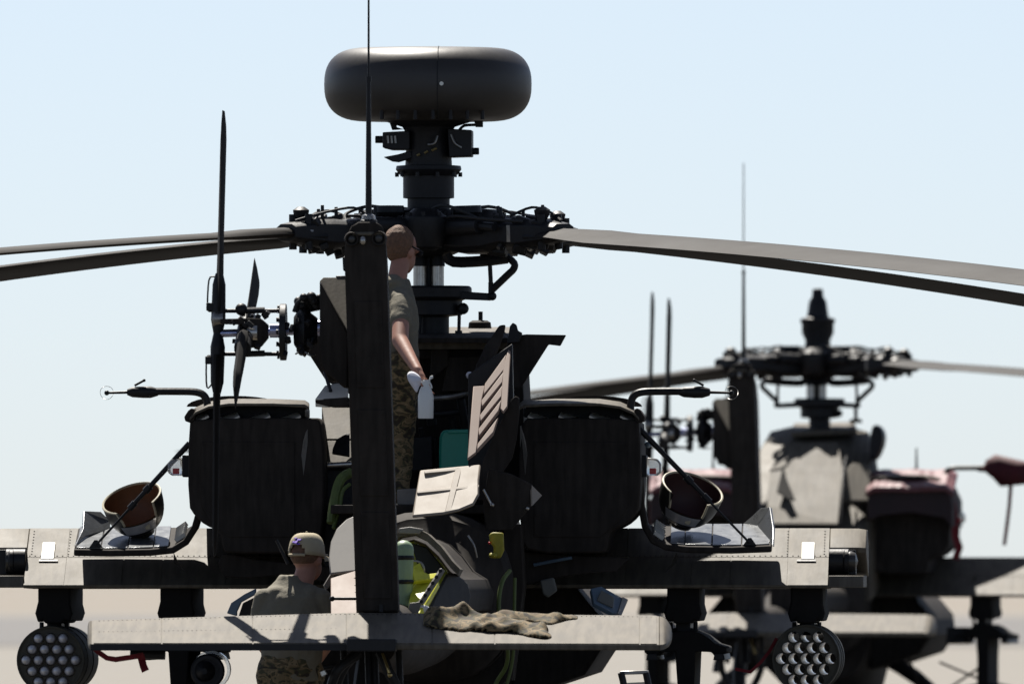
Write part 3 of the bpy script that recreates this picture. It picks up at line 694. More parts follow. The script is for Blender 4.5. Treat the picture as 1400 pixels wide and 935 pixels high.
# --- stub wings
def wing(s):
    tip, cutx, root_ = s*2.62, s*2.40, s*.45
    zt_, zb_ = 1.945, 1.603
    sec = [(-.75, zb_), (-.74, zb_-.015), (.3, zb_-.02), (.62, zb_+.05), (.70, zb_+.14), (.60, zb_+.24), (.3, zt_), (-.05, zt_)]
    o = MB().loft([[Vector((root_, y, z)) for y, z in sec], [Vector((cutx, y, z)) for y, z in sec]]).build('stub_wing', 'faded_sunlit_paint', H, .006)
    # skin panels on the rear slope, split where the photograph shows joints
    us = [0, .125, .30, .42, .62, .80, 1.0]
    nrm = Vector((0, -.345, .70)).normalized()
    def pt(u, v, h): # u from tip to root, v down the slope
        return Vector((cutx+(root_-cutx)*u, -.05-.70*v, zt_+(zb_-zt_)*v))+nrm*h
    for k in range(6):
        for v0, v1 in ((.0, .515), (.515, 1.0)):
            g = .0012
            a, b = us[k]+g, us[k+1]-g
            q = [pt(a, v0+.004, .0035), pt(b, v0+.004, .0035), pt(b, v1-.004, .0035), pt(a, v1-.004, .0035)]
            MB().prism(q, -nrm*.006).build('skin_panel', 'faded_sunlit_paint', o)
    rv = MB()
    for k in range(58):
        u = .01+k*.0168
        for v in (.49,): rv.ball(pt(u, v, .004), (.005, .005, .003), 6, 4)
    for k in range(9):
        rv.ball(pt(.128, .06+k*.05, .004), (.005, .005, .003), 6, 4); rv.ball(pt(.015, .06+k*.05, .004), (.005, .005, .003), 6, 4)
    rv.build('rivet_row', 'black_metal', o, kind='stuff')
    q = [pt(u, v, .012) for u, v in ((.045, .27), (.085, .27), (.085, .56), (.045, .56))]
    MB().prism(q, -nrm*.008).build('white_plate', 'white_panel', o, .003)
    q = [pt(u, v, .011) for u, v in ((.04, .57), (.098, .57), (.098, .60), (.04, .60))]
    MB().prism(q, -nrm*.008).build('plate_edge', 'black_metal', o)
    # tip: upper skin, lower skin and dark light housing between them
    f = .34
    ys = -.05-.70*f; zs = zt_+(zb_-zt_)*f
    up = [(ys, zs), (ys+.02, zs-.03), (.62, zb_+.05), (.70, zb_+.14), (.60, zb_+.24), (.3, zt_), (-.05, zt_)]
    MB().loft([[Vector((cutx, y, z)) for y, z in up], [Vector((tip-s*.05, y, z)) for y, z in up], [Vector((tip, y*.9+.02, z*.96+.07)) for y, z in up]]).build('tip_fairing', 'faded_sunlit_paint', o, .006)
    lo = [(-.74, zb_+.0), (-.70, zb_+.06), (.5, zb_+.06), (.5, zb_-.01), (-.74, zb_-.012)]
    MB().loft([[Vector((cutx, y, z)) for y, z in lo], [Vector((tip-s*.01, y, z)) for y, z in lo]]).build('tip_floor', 'faded_sunlit_paint', o, .004)
    hb = MB().cyl((cutx, -.45, zb_+.145), (tip-s*.10, -.45, zb_+.145), .075, n=24).box((cutx+s*.08, -.30, zb_+.14), (.16, .3, .15)).build('light_housing', 'black_metal', o, .004)
    MB().lathe([(.06, 0), (.062, .02), (.05, .045), (.0, .06)], (tip-s*.105, -.47, zb_+.145), axis='X', n=20).build('lens', 'bowl_shell', hb).scale = (1, 1, 1)
    MB().lathe([(.058, -.01), (.072, 0), (.072, .02), (.058, .025)], (tip-s*.125, -.47, zb_+.145), axis='X', n=20).build('lens_ring', 'black_metal', hb)
    MB().cyl((cutx+s*.16, -.5, zb_+.06), (cutx+s*.16, -.5, zb_+.0), .012).build('drain', 'black_metal', hb)
    MB().prism([(cutx-s*.9, -.78, 1.80), (cutx-s*.93, -.78, 1.74), (cutx-s*.97, -.76, 1.68), (cutx-s*.90, -.76, 1.74)], (0, .02, 0)).build('anchor_and_shadow', 'black_metal', o)  # strap anchor with its cast shadow drawn in as one dark piece
    return o
WL = wing(-1); WR = wing(1)

# --- pylons
def pylon(cx, inner):
    P0 = [(-22, 799), (22, 799), (22, 826), (25, 838), (21, 850), (14, 846), (11, 852), (-13, 852), (-15, 846), (-22, 851), (-26, 838), (-22, 822)]
    o = slab('pylon', [(cx+a, b) for a, b in P0], -.62, .75, 'pylon_paint', H, .012)
    for a in (-17, 17):
        MB().cyl(T(cx+a, 850, -.35), T(cx+a, 866, -.35), W(3)).cyl(T(cx+a, 862, -.35), T(cx+a*.4, 860, -.35), W(3)).build('sway_brace', 'black_metal', o)
    slab('ejector', [(cx-10, 850), (cx+10, 850), (cx+9, 868), (cx-9, 868)], -.4, .5, 'black_metal', o)
    return o
pylon(74, 0); pylon(241, 1); pylon(934, 1); pylon(1103, 0)
def launcher(cx):
    P0 = [(-12, 862), (12, 862), (26, 868), (42, 880), (56, 884), (56, 892), (40, 897), (36, 891), (14, 890), (12, 935), (12, 985), (45, 992), (45, 1002), (-45, 1002), (-45, 992), (-12, 985), (-11, 935), (-14, 890), (-36, 891), (-40, 898), (-56, 892), (-56, 886), (-42, 880), (-26, 868)]
    o = slab('missile_launcher', [(cx+a, b) for a, b in P0], -.55, .9, 'pylon_paint', H, .008)
    for sx in (-46, 46):
        for zz in (895, 999):
            MB().prism(px([(cx+sx-6, zz-2), (cx+sx+6, zz-2), (cx+sx+8, zz+7), (cx+sx-8, zz+7)], -.6), (0, 1.55, 0)).build('launch_rail', 'black_metal', o, .004)
    return o
L1 = launcher(937); L2 = launcher(244)
# training round on the left inner launcher
ms = MB().cyl(T(284, 917, -.75), T(284, 917, .9), W(22), n=28).build('missile_body', 'black_metal', L2, .01)
MB().lathe([(W(22), .0), (W(23.5), -.015), (W(21), -.03), (W(17), -.03)], T(284, 917, -.74), axis='Y', n=28).build('tail_ring', 'black_metal', ms)
MB().lathe([(W(14), 0), (W(8), -.06), (W(4), -.08), (0, -.08)], T(280, 917, -.76), axis='Y', n=20).build('nozzle', 'black_metal', ms)
MB().lathe([(W(26), .1), (W(26), -.05), (W(22), -.05)], T(289, 915, -.55), axis='Y', n=24).build('seeker_guard', 'clear_lens', ms)

# --- rocket pods
def rocket_pod(cx, cy, label, loaded, rot=0):
    c0 = T(cx, cy, -.75); R = .203; L = 1.55
    root = empty('rocket_pod', H.matrix_basis @ c0, F1.a); tag(root, label, 'rocket pod', 'rocket pods under the outer pylons')
    MB().lathe([(R-.012, .012), (R-.012, 0), (R-.003, -.004), (R, .01), (R, L-.01), (R-.01, L)], (0, 0, 0), axis='Y', n=48).build('casing', 'pod_paint', root)
    holes = []
    for row, nn in ((-2, 3), (-1, 4), (0, 5), (1, 4), (2, 3)):
        for k in range(nn): holes.append(((k-(nn-1)/2)*.0735, row*.0645))
    hr = .0325
    pts = [Vector(((R-.012)*cos(2*pi*i/48), (R-.012)*sin(2*pi*i/48))) for i in range(48)]
    edges = [(i, (i+1) % 48) for i in range(48)]
    for hx, hy in holes:
        o_ = len(pts); pts += [Vector((hx+hr*cos(2*pi*i/16), hy+hr*sin(2*pi*i/16))) for i in range(16)]
        edges += [(o_+i, o_+(i+1) % 16) for i in range(16)]
    V, E, Fc, *_ = delaunay_2d_cdt(pts, edges, [], 1, 1e-6)
    ok = []
    for f in Fc:
        cc = sum((V[i] for i in f), Vector((0, 0)))/len(f)
        if all((cc-Vector(h)).length > hr*.98 for h in holes): ok.append(f)
    for yy, nm in ((.008, 'rear_plate'), (L-.02, 'front_plate')):
        MB().add([(v.x, yy, v.y) for v in V], ok).build(nm, 'pod_paint', root, smooth=20)
    tm = None; rm = None
    for hx, hy in holes:
        if tm is None:
            t = MB().cyl((0, -.012, 0), (0, L-.01, 0), hr, n=16, caps=False).build('launch_tube', 'tube_inner', root); tm = t.data
        else: t = bpy.data.objects.new('launch_tube', tm); COL.objects.link(t); t.parent = root
        t.location = (hx, 0, hy)
        if loaded:
            if rm is None:
                r_ = MB().lathe([(0, -.035), (.010, -.033), (.022, -.022), (.029, .0), (.030, .03), (.03, .5), (0, .5)], (0, 0, 0), axis='Y', n=16).build('rocket', 'bright_alloy', t); rm = r_.data
            else: r_ = bpy.data.objects.new('rocket', rm); COL.objects.link(r_); r_.parent = t
    for yy in (.35, .95):
        MB().lathe([(R+.001, -.02), (R+.006, -.018), (R+.006, .018), (R+.001, .02)], (0, yy, 0), axis='Y', n=40).build('band', 'pod_paint', root)
        MB().box((0, yy, R+.01), (.06, .06, .05)).build('lug', 'black_metal', root, .004)
    return root
rocket_pod(69, 902, 'round rocket pod with rounded silver ends in its tubes, under the left wing tip', True)
rocket_pod(1102, 900, 'round rocket pod with empty see-through tubes, under the right wing tip', False)

# --- vertical fin, whip antenna, lights
FIN_R = -8.95
fin = MB()
finP = [(474, 322), (480, 309), (490, 303), (514, 303), (523, 309), (527, 324), (528, 345), (545, 836), (487, 836), (471, 360), (471, 340)]
qq = px(finP, FIN_R)
cxm = sum(p.x for p in qq)/len(qq)
rings = []
for y, k, sh in ((FIN_R, 1.0, 0), (-8.5, .94, 0), (-8.0, .7, 0), (-7.75, .25, 0)):
    rings.append([Vector((cxm+(p.x-cxm)*k if k != 1 else p.x, y, p.z+(-.02 if y > -8.4 else 0)-(.25*(y-FIN_R)*(p.z-1.4)/2.2 if y > FIN_R else 0))) for p in qq])
fin = MB().loft(rings).build('tail_fin', 'paint', H, .012)
sheet('fin_cap', [(481, 318, FIN_R-.015), (524, 318, FIN_R-.015), (522, 309, FIN_R+.12), (514, 304, FIN_R+.25), (490, 304, FIN_R+.25), (484, 309, FIN_R+.12)], .02, 'faded_sunlit_paint', fin, .008)
MB().lathe([(W(11), 0), (W(11), W(4)), (W(8), W(6)), (0, W(6))], T(504, 306, FIN_R+.1), n=20).build('light_base', 'black_metal', fin)
MB().lathe([(W(9), 0), (W(8), W(5)), (W(4), W(7)), (0, W(7))], T(504, 300, FIN_R+.1), n=20).build('beacon', 'clear_lens', fin)
for a, b, r_ in ((481, 327, 8.5), (518, 326, 9)):
    MB().lathe([(W(r_-2), .03), (W(r_-2), -.02), (W(r_), -.025), (W(r_+1), 0), (W(r_+1), .05)], T(a, b, FIN_R-.005), axis='Y', n=24).build('light_socket', 'paint', fin)
    MB().ball(T(a, b, FIN_R+.0), (W(r_-2), .02, W(r_-2)), 16, 10).build('lens', 'bowl_shell', fin)
MB().ball(T(496, 329, FIN_R-.005), (W(5), .025, W(6)), 14, 10).build('tail_light', 'steel', fin)
MB().cyl(T(504, 300, FIN_R+.1), T(504, 108, FIN_R+.1), W(4.2), W(2.8), n=10).cyl(T(504, 110, FIN_R+.1), T(504, -125, FIN_R+.1), W(1.5), W(1.0), n=8).cyl(T(504, 112, FIN_R+.1), T(504, 105, FIN_R+.1), W(3.6), n=10).build('whip_antenna', 'black_metal', fin)
for zz in (412, 560, 700):
    sh_ = (zz-330)*.034
    fp = slab('fin_panel', [(481+sh_, zz), (519+sh_, zz), (523+sh_, zz+118), (485+sh_, zz+118)], FIN_R-.006, FIN_R+.01, 'paint', fin, .003)
    for k in range(5):
        for a in (484, 517): MB().cyl(T(a+sh_+k*.9, zz+6+k*26, FIN_R-.011), T(a+sh_+k*.9, zz+6+k*26, FIN_R), .006, n=8).build('fastener', 'paint', fp)
slab('fin_lug', [(468, 352), (473, 350), (473, 372), (469, 370)], FIN_R+.05, FIN_R+.2, 'black_metal', fin)
MB().cyl(T(521, 836, FIN_R-.03), T(521, 826, FIN_R-.03), W(2.5), n=8).build('static_wick', 'black_metal', fin)

# --- tail rotor gearbox, hub, blades
tg = sheet('gearbox_cover', [(437, 384, -8.62), (442, 379, -8.6), (476, 379, -8.6), (476, 455, -8.86)], .03, 'faded_sunlit_paint', fin, .004)
slab('gearbox_fairing', [(437, 384), (476, 456), (476, 530), (470, 530), (440, 505), (437, 490)], -8.85, -8.3, 'paint', fin, .01)
slab('gearbox_lower', [(441, 500), (476, 500), (476, 522), (449, 521)], -8.8, -8.3, 'paint', fin)
slab('mount_plate', [(459, 377), (474, 377), (474, 381), (459, 381)], -8.6, -8.4, 'black_metal', fin)
TRY = -8.6
def q(a, b, dy=0): return T(a, b, TRY+dy)
tr = MB().cyl(q(430, 452), q(296, 456), W(5), n=14).build('tail_rotor_shaft', 'blue_steel', H)
MB().cyl(q(440, 448), q(428, 449), W(10), n=18).build('shaft_collar', 'blue_steel', tr)
MB().lathe([(W(18), 0), (W(30), W(8)), (W(34), W(14)), (W(22), W(22)), (W(16), W(30)), (0, W(30))], q(402, 452), axis='X', n=24).build('gear_housing', 'black_metal', tr, .004)
for k in range(9): MB().ball(q(408+k*3.5, 412+6*sin(k*2.1), -.08+.05*cos(k*1.7)), W(6+2*sin(k*3)), 8, 6).build('actuator', 'black_metal', tr)
MB().cyl(q(404, 424), q(438, 416), W(7)).build('actuator_body', 'black_metal', tr, .003)
MB().cyl(q(408, 470), q(408, 481), W(2.5)).build('drain_plug', 'black_metal', tr)
MB().lathe([(W(8), 0), (W(36), 0), (W(36), W(8)), (W(8), W(8))], q(383, 454), axis='X', n=28).build('swash_disc', 'black_metal', tr, .003)
for k in range(12):
    a = 2*pi*k/12; MB().cyl(q(382, 454)+Vector((0, W(31)*cos(a), W(31)*sin(a))), q(379, 454)+Vector((0, W(31)*cos(a), W(31)*sin(a))), W(3), n=8).build('bolt', 'black_metal', tr)
for b in (425, 484):
    MB().cyl(q(302, b), q(384, b), W(2.6), n=8).cyl(q(330, b), q(362, b-1), W(4), n=10).build('pitch_link', 'black_metal', tr)
fk = MB().prism([q(301, 436, -.07), q(345, 435, -.07), q(357, 436, -.07), q(366, 444, -.07), q(366, 462, -.07), q(356, 474, -.07), q(336, 476, -.07), q(334, 468, -.07), q(348, 466, -.07), q(350, 450, -.07), q(346, 444, -.07), q(301, 443, -.07)], (0, .14, 0)).build('hub_fork', 'paint', tr, .006)
MB().lathe([(W(9), 0), (W(11), W(3)), (W(9), W(14)), (0, W(14))], q(290, 436), axis='X', n=18).build('hub_cap', 'tube_metal', tr)
MB().ball(q(330, 423), W(8), 12, 8).build('counterweight', 'black_metal', tr)
MB().cyl(q(338, 455, -.04), q(352, 455, -.04), W(12), n=12).build('teeter_bearing', 'steel', tr)
def tr_blade(c_, tip, thick, chord, name='tail_rotor_blade', root_r=.12):
    d = (tip-c_); L = d.length; d.normalize(); ax = Vector((1, 0, 0)); ax = (ax-d*ax.dot(d)).normalized(); ch = d.cross(ax)
    rings = []
    for k in range(15):
        t = k/14; r_ = root_r+(L-root_r)*t
        w = chord*(.55+.45*min(1, t*5)) if t < .9 else chord*(1-.55*((t-.9)/.1)**2); th = thick*(1.3-.3*min(1, t*3))*(1 if t < .9 else 1-.6*(t-.9)/.1)
        tw = radians(4-6*t)
        R_ = Matrix.Rotation(tw, 3, d)
        rings.append([c_+d*r_+R_@(ch*(w*(.5-u))+ax*(v*th)) for u, v in ((0, 0), (.1, .45), (.35, .6), (.7, .35), (1, .03), (1, -.03), (.7, -.2), (.35, -.4), (.1, -.35))])
    return MB().loft(rings).build(name, 'pylon_paint', tr, smooth=45)
rt = random.Random(21)
for k in range(16):
    xx = rt.uniform(318, 366); zz = rt.choice((432, 441, 470, 478))+rt.uniform(-4, 4); dy = rt.uniform(-.12, .05)
    MB().box(q(xx, zz, dy), (W(rt.uniform(4, 10)), .03, W(rt.uniform(3, 8))), (rt.uniform(0, 1), rt.uniform(0, 1), 0)).build('hub_fitting', 'black_metal', tr, .003)
for k in range(12):
    xx = rt.uniform(388, 434); zz = rt.uniform(425, 485); MB().cyl(q(xx, zz, -.12), q(xx+rt.uniform(-5, 5), zz+rt.uniform(-9, 9), -.14), W(rt.uniform(2, 4.5)), n=8).build('hub_fitting', 'black_metal', tr, .002)
MB().tube([q(432, 484, -.1), q(424, 486, -.13), q(414, 480, -.12), q(404, 484, -.1)], W(1.2), n=6).build('hub_wire', 'tube_metal', tr)
MB().tube([q(432, 420, -.1), q(420, 408, -.12), q(408, 412, -.12), q(402, 426, -.1)], W(2.6), n=8).build('hub_hose', 'dark_rubber', tr)
MB().cyl(q(369, 452, -.05), q(382, 452, -.05), W(9), n=18).build('shaft_sleeve', 'blue_steel', tr)
c1 = q(298, 456); c2 = q(335, 456)
for a, b, dy in ((305, 152, .08), (293, 760, -.08)):
    tip = q(a, b, dy); tr_blade(c1, tip, .035, .22)
    o = MB().cyl(c1.lerp(tip, .06), c1.lerp(tip, .22), W(9.5), W(8.5), n=12).cyl(c1.lerp(tip, .22), c1.lerp(tip, .27), W(8.5), W(5), n=12).cyl(c1, c1.lerp(tip, .06), W(6), W(9.5), n=12).build('blade_cuff', 'black_metal', tr)
    pa = c1.lerp(tip, .1)+Vector((-W(9), 0, 0)); pb = c1.lerp(tip, .24)+Vector((-W(8), 0, 0))
    MB().tube([pa, pa.lerp(pb, .1)+Vector((-W(5), 0, 0)), pb+Vector((-W(5), 0, 0)), pb+Vector((W(2), 0, .02))], W(1.1), n=6).build('bonding_wire', 'black_metal', o)
    MB().box(c1.lerp(tip, .12)+Vector((-W(11), 0, 0)), (W(9), .05, W(10))).build('cuff_weight', 'black_metal', o, .004)
tipA = q(350, 372, 1.15); tipB = q(321, 540, -1.15)
tr_blade(c2, tipA, .045, .22); tr_blade(c2, tipB, .045, .22)
MB().cyl(c2.lerp(tipA, .25), c2.lerp(tipB, .25), W(11), n=12).build('blade_cuff', 'black_metal', tr)

# --- stabilator
SYf, SYr = -8.98, -9.75
ZL = lambda px_, py_, y: T(px_, py_, y)
def stab_top(u): # u 0..1 from left tip to right tip ; front (upper) edge and rear (lower) edge
    xl = 124+(902-124)*u
    top = 848-10*min(1, u/.45) if u < .5 else 838+4*(u-.5)*2
    low = 880 if u < .5 else 880+1*(u-.5)*2
    return xl, top, low
prof_u = [0, .12, .28, .43, .58, .74, .86, 1.0]
secs = []
for u in prof_u:
    xl, tp, lw = stab_top(u)
    e_ = .93 if u in (0, 1.0) else 1
    A = T(xl, tp, SYf); Bq = T(xl, lw, SYr)
    secs.append([A, Bq, Bq+Vector((0, .005, -W(7))), Vector((A.x, -8.5, Bq.z-.03)), Vector((A.x, -8.4, (A.z+Bq.z)/2)), A+Vector((0, .25, -.01))])
stab = MB().loft(secs).build('stabilator', 'faded_sunlit_paint', H, .006)
def sp_(u, v, h=0):
    xl, tp, lw = stab_top(u); A = T(xl, tp, SYf); Bq = T(xl, lw, SYr); n_ = Vector((0, -(A.z-Bq.z), A.y-Bq.y)).normalized()
    return A.lerp(Bq, v)+n_*h, n_
joints = [0.004, .125, .285, .45, .60, .71, .965, .996]
for a, b in zip(joints[:-1], joints[1:]):
    q4 = []
    N_ = max(2, int((b-a)*16)); top_ = []; bot_ = []
    for k in range(N_+1):
        u = a+.0012+(b-a-.0024)*k/N_
        top_.append(sp_(u, .012, .0045)[0]); bot_.append(sp_(u, .988, .0045)[0])
    n_ = sp_((a+b)/2, .5)[1]
    MB().prism(top_+bot_[::-1], -n_*.006).build('skin_panel', 'faded_sunlit_paint', stab)
rv = MB()
for k in range(120):
    u = .015+.97*k/119
    rv.ball(sp_(u, .06, .005)[0], (.0035, .0035, .0025), 6, 4)
    if k < 52: rv.ball(sp_(u, .52, .005)[0], (.003, .003, .002), 6, 4)
rv.build('rivet_row', 'black_metal', stab, kind='stuff')
for u, s_ in ((0, -1), (1.0, 1)):
    xl, tp, lw = stab_top(u); A = T(xl, tp, SYf); Bq = T(xl, lw, SYr)
    rr = []
    for k in range(6):
        t = k/5; f = cos(t*pi/2); ox = s_*W(14 if s_ > 0 else 6)*sin(t*pi/2)
        S = [A, Bq, Bq+Vector((0, .005, -W(7))), Vector((A.x, -8.5, Bq.z-.03)), Vector((A.x, -8.4, (A.z+Bq.z)/2)), A+Vector((0, .25, -.01))]
        mid = sum(S, Vector((0, 0, 0)))/6
        rr.append([mid+(p-mid)*(f*.9+.1)+Vector((ox, 0, 0)) for p in S])
    MB().loft(rr).build('tip_cap', 'faded_sunlit_paint', stab, smooth=50)
te = [T(stab_top(u)[0], stab_top(u)[2], SYr) for u in (0.0, .45)]
MB().prism([te[0]+Vector((0, -.006, 0)), te[1]+Vector((0, -.006, 0)), te[1]+Vector((0, -.006, -W(8))), te[0]+Vector((0, -.006, -W(8)))], (0, .05, 0)).build('trailing_edge', 'black_metal', stab)
slab('hinge_bracket', [(474, 873), (541, 873), (541, 890), (474, 890)], -9.86, -9.70, 'black_metal', stab)
MB().cyl(T(178, 893, -9.2), T(226, 895, -9.2), W(6)).build('actuator_arm', 'black_metal', stab)
# tail wheel and its gear
tw = MB().tube([T(505, 885, -8.8), T(495, 960, -8.9), T(498, 1050, -9.0)], .06).build('tail_gear', 'black_metal', H)
for a in (468, 530):
    MB().tube([T(490 if a < 500 else 520, 892, -9.2), T(a, 915, -9.25), T(a-8 if a < 500 else a+14, 960, -9.2), T(500, 1040, -9.1)], .03).build('fork', 'black_metal', tw)
MB().tube([T(480, 900, -9.3), T(462, 915, -9.35), T(452, 940, -9.3), T(447, 965, -9.3)], .028).build('hose', 'black_metal', tw)
MB().cyl(T(442, 912, -9.2), T(470, 908, -9.2), W(3.5)).build('tow_pin', 'black_metal', tw)
slab('tow_fitting', [(437, 918), (444, 915), (447, 921), (440, 925)], -9.4, -9.3, 'steel', tw, .003)
MB().tube([T(523, 893, -9.3), T(530, 912, -9.35), T(533, 925, -9.35)], .008).ball(T(533, 922, -9.36), W(3), 8, 6).build('yellow_cable', 'brass', tw)
for a in (503, 512, 545, 470): MB().cyl(T(a, 888, -9.1), T(a+2, 945, -9.15), W(4.5)).build('strut', 'black_metal', tw)
wz = T(500, 1090, -9.1); MB().lathe([(.0, -.06), (.12, -.07), (.2, -.06), (.215, 0), (.2, .06), (.12, .07), (0, .06)], (wz.x, -9.1, .215), axis='X', n=28).build('tail_wheel', 'dark_rubber', tw)
# main gear
for s_ in (-1, 1):
    g = MB().tube([(s_*.45, .6, 1.1), (s_*.95, .9, .75), (s_*1.02, 1.0, .35)], .07).build('landing_leg', 'black_metal', H)
    MB().lathe([(.0, -.1), (.2, -.12), (.32, -.1), (.345, 0), (.32, .1), (.2, .12), (0, .1)], (s_*1.02, 1.0, .345), axis='X', n=32).build('main_wheel', 'dark_rubber', g)
# red remove-before-flight ribbon under the left stabilator
def ribbon(name, pts, y, w, parent=None, material='red_cloth', F=None):
    P = [(F or T)(a, b, y+.02*sin(i*1.7)) for i, (a, b) in enumerate(pts)]
    rings = []
    for i, p in enumerate(P):
        d = (P[min(i+1, len(P)-1)]-P[max(0, i-1)]).normalized(); n_ = Vector((-d.z, .35*sin(i), d.x)).normalized()
        rings.append([p-n_*w/2, p+n_*w/2, p+n_*w/2+Vector((0, .004, 0)), p-n_*w/2+Vector((0, .004, 0))])
    return MB().loft(rings).build(name, material, parent, smooth=60)
rb = ribbon('warning_ribbon', [(127, 884), (136, 892), (146, 899), (158, 901), (172, 899), (186, 897), (196, 895)], -9.55, .03, H)
ribbon('ribbon_tail', [(192, 894), (194, 902), (196, 910), (199, 917)], -9.56, .042, rb)
ribbon('warning_ribbon', [(1062, 872), (1052, 890), (1040, 905), (1026, 918), (1005, 914)], -.7, .02, H)

# ------------------------------------------------------------------ loose things on the main helicopter
def hw(v): return H.matrix_basis @ v
# jerrycan-like teal container
def can():
    root = empty('container', hw(T(622, 640, -1.35)), F1.a); tag(root, 'teal plastic container wedged in the open transmission bay', 'container')
    base = T(622, 640, -1.35)
    P0 = [p-base for p in px(smoothed([(600, 660), (600, 600), (604, 589), (612, 587), (655, 587), (660, 592), (660, 660)], 1), -1.35)]
    MB().prism(P0, (0, .22, 0)).build('body', 'teal_plastic', root, .02)
    P1 = [p-base for p in px([(612, 588), (656, 586), (656, 592), (612, 593)], -1.36)]
    MB().prism(P1, (0, .2, 0)).build('rim', 'teal_plastic', root, .006)
can()
def bag():
    b0 = T(678, 728, -2.85); root = empty('yellow_pouch', hw(b0), F1.a); tag(root, 'small yellow pouch hanging on the dark flank right of the fin', 'pouch')
    MB().prism([p-b0 for p in px([(668, 731), (673, 727), (688, 728), (689, 752), (684, 763), (673, 763), (675, 748), (670, 742)], -2.85)], (0, .08, 0)).build('pouch', 'yellow_plastic', root, .012)
    MB().ball(T(669, 742, -2.87)-b0, W(1.8), 8, 6).build('red_toggle', 'red_lens', root)
    MB().ball(T(674, 759, -2.88)-b0, (W(6), .03, W(4)), 10, 6).build('buckle', 'yellow_plastic', root)
bag()

# jacket thrown on the stabilator: folded heap with sleeves
def jacket():
    from mathutils import noise
    rg = random.Random(11)
    x0, x1, nx, ny = 578, 792, 150, 46
    root = empty('camouflage_jacket', hw(sp_((600-124)/778, .5)[0]), F1.a)
    base = sp_((600-124)/778, .5)[0]
    tag(root, 'crumpled camouflage jacket thrown over the right side of the stabilator', 'jacket')
    folds = [(rg.uniform(0, 1), rg.uniform(0, 1), rg.uniform(-.9, .9), rg.uniform(.016, .036), rg.uniform(.4, 1)) for _ in range(38)]
    def seg(u, v, a, b, r):
        ax, av, bx, bv = a[0], a[1]*.42, b[0], b[1]*.42; px_, pv = u, v*.42
        dx, dv = bx-ax, bv-av; t = max(0, min(1, ((px_-ax)*dx+(pv-av)*dv)/(dx*dx+dv*dv)))
        return r-sqrt((px_-ax-t*dx)**2+(pv-av-t*dv)**2)
    vs_ = []; keep = []
    for q in range(ny+1):
        for i in range(nx+1):
            u = i/nx; v = q/ny; nz = noise.noise((u*8, v*4, 2))*.022
            m = max(seg(u, v, (.10, .30), (.42, .42), .11), seg(u, v, (.30, .40), (.72, .60), .085), seg(u, v, (.45, .25), (.80, .22), .055), seg(u, v, (.80, .22), (.95, .10), .05), seg(u, v, (.62, .6), (.78, .78), .055), seg(u, v, (.10, .3), (.25, .52), .07))+nz
            keep.append(m > 0)
            h = .004+.024*min(1, max(0, m)/.05)**.5*(1.35-.7*u)
            for fu, fv, an, w_, am in folds:
                d = abs((u-fu)*sin(an)+(v-fv)*.42*cos(an)); l = abs((u-fu)*cos(an)-(v-fv)*.42*sin(an))
                if d < .1 and l < .2: h += .030*am*math.exp(-(d/w_)**2)*math.exp(-(l/.15)**2)*min(1, max(0, m)/.03)
            p_, n_ = sp_((x0+(x1-x0)*u-124)/778, .02+.93*v)
            vs_.append(p_-base+Vector((0, -.02*h/.05, max(.004, h))))
    fs = []
    for q in range(ny):
        for i in range(nx):
            f = (q*(nx+1)+i, q*(nx+1)+i+1, (q+1)*(nx+1)+i+1, (q+1)*(nx+1)+i)
            if sum(keep[k] for k in f) >= 3: fs.append(f)
    used = sorted({k for f in fs for k in f}); mp = {k: n for n, k in enumerate(used)}
    o = MB().add([vs_[k] for k in used], [tuple(mp[k] for k in f) for f in fs]).build('fabric', 'camo', root, smooth=80)
    o.modifiers.new('solid', 'SOLIDIFY').thickness = .008
    sm = o.modifiers.new('smooth', 'SMOOTH'); sm.iterations = 6
jacket()

# ------------------------------------------------------------------ people
def body_mesh(parts, name, material, parent, voxel=.010, smooth=6, wrinkle=0, wsize=.08):
    mb = MB()
    for p in parts:
        if p[0] == 'b': mb.ball(p[1], p[2], 18, 12, p[3] if len(p) > 3 else None)
        elif p[0] == 'l':
            a, b, r0, r1 = p[1:5]; mb.cyl(a, b, r0, r1, 14); mb.ball(a, r0*1.0, 14, 10); mb.ball(b, r1*1.0, 14, 10)
        elif p[0] == 'r': mb.loft(p[1])
    o = mb.build(name, material, parent, smooth=80)
    r = o.modifiers.new('union', 'REMESH'); r.mode = 'VOXEL'; r.voxel_size = voxel; r.use_smooth_shade = True
    s = o.modifiers.new('smooth', 'SMOOTH'); s.iterations = smooth; s.factor = .5
    if wrinkle:
        t = bpy.data.textures.new(name+'_folds', 'CLOUDS'); t.noise_scale = wsize; t.noise_depth = 3
        d = o.modifiers.new('folds', 'DISPLACE'); d.texture = t; d.strength = wrinkle; d.mid_level = .5
    return o
def ell(c_, rx, ry, yaw=0, n=20):
    return [Vector(c_)+Vector((rx*cos(a)*cos(yaw)-ry*sin(a)*sin(yaw), rx*cos(a)*sin(yaw)+ry*sin(a)*cos(yaw), 0)) for a in [2*pi*i/n for i in range(n)]]
def head_parts(c_, yaw, k=1.0, pitch=0):
    R = Matrix.Rotation(yaw, 3, 'Z') @ Matrix.Rotation(pitch, 3, 'X')   # faces +y
    def w(x, y, z): return c_+R@Vector((x*k, y*k, z*k))
    b = lambda p, r: ('b', w(*p), tuple(q_*k for q_ in r), R)
    return [b((0, -.01, .03), (.078, .096, .10)), b((0, .035, -.045), (.062, .065, .075)), b((0, .055, -.085), (.036, .035, .032)),
            b((0, .103, -.012), (.014, .02, .026)), b((0, .095, .03), (.05, .02, .022)), b((.076, .0, -.005), (.012, .024, .034)), b((-.076, 0, -.005), (.012, .024, .034)),
            b((0, .088, -.055), (.028, .016, .014))], w, R
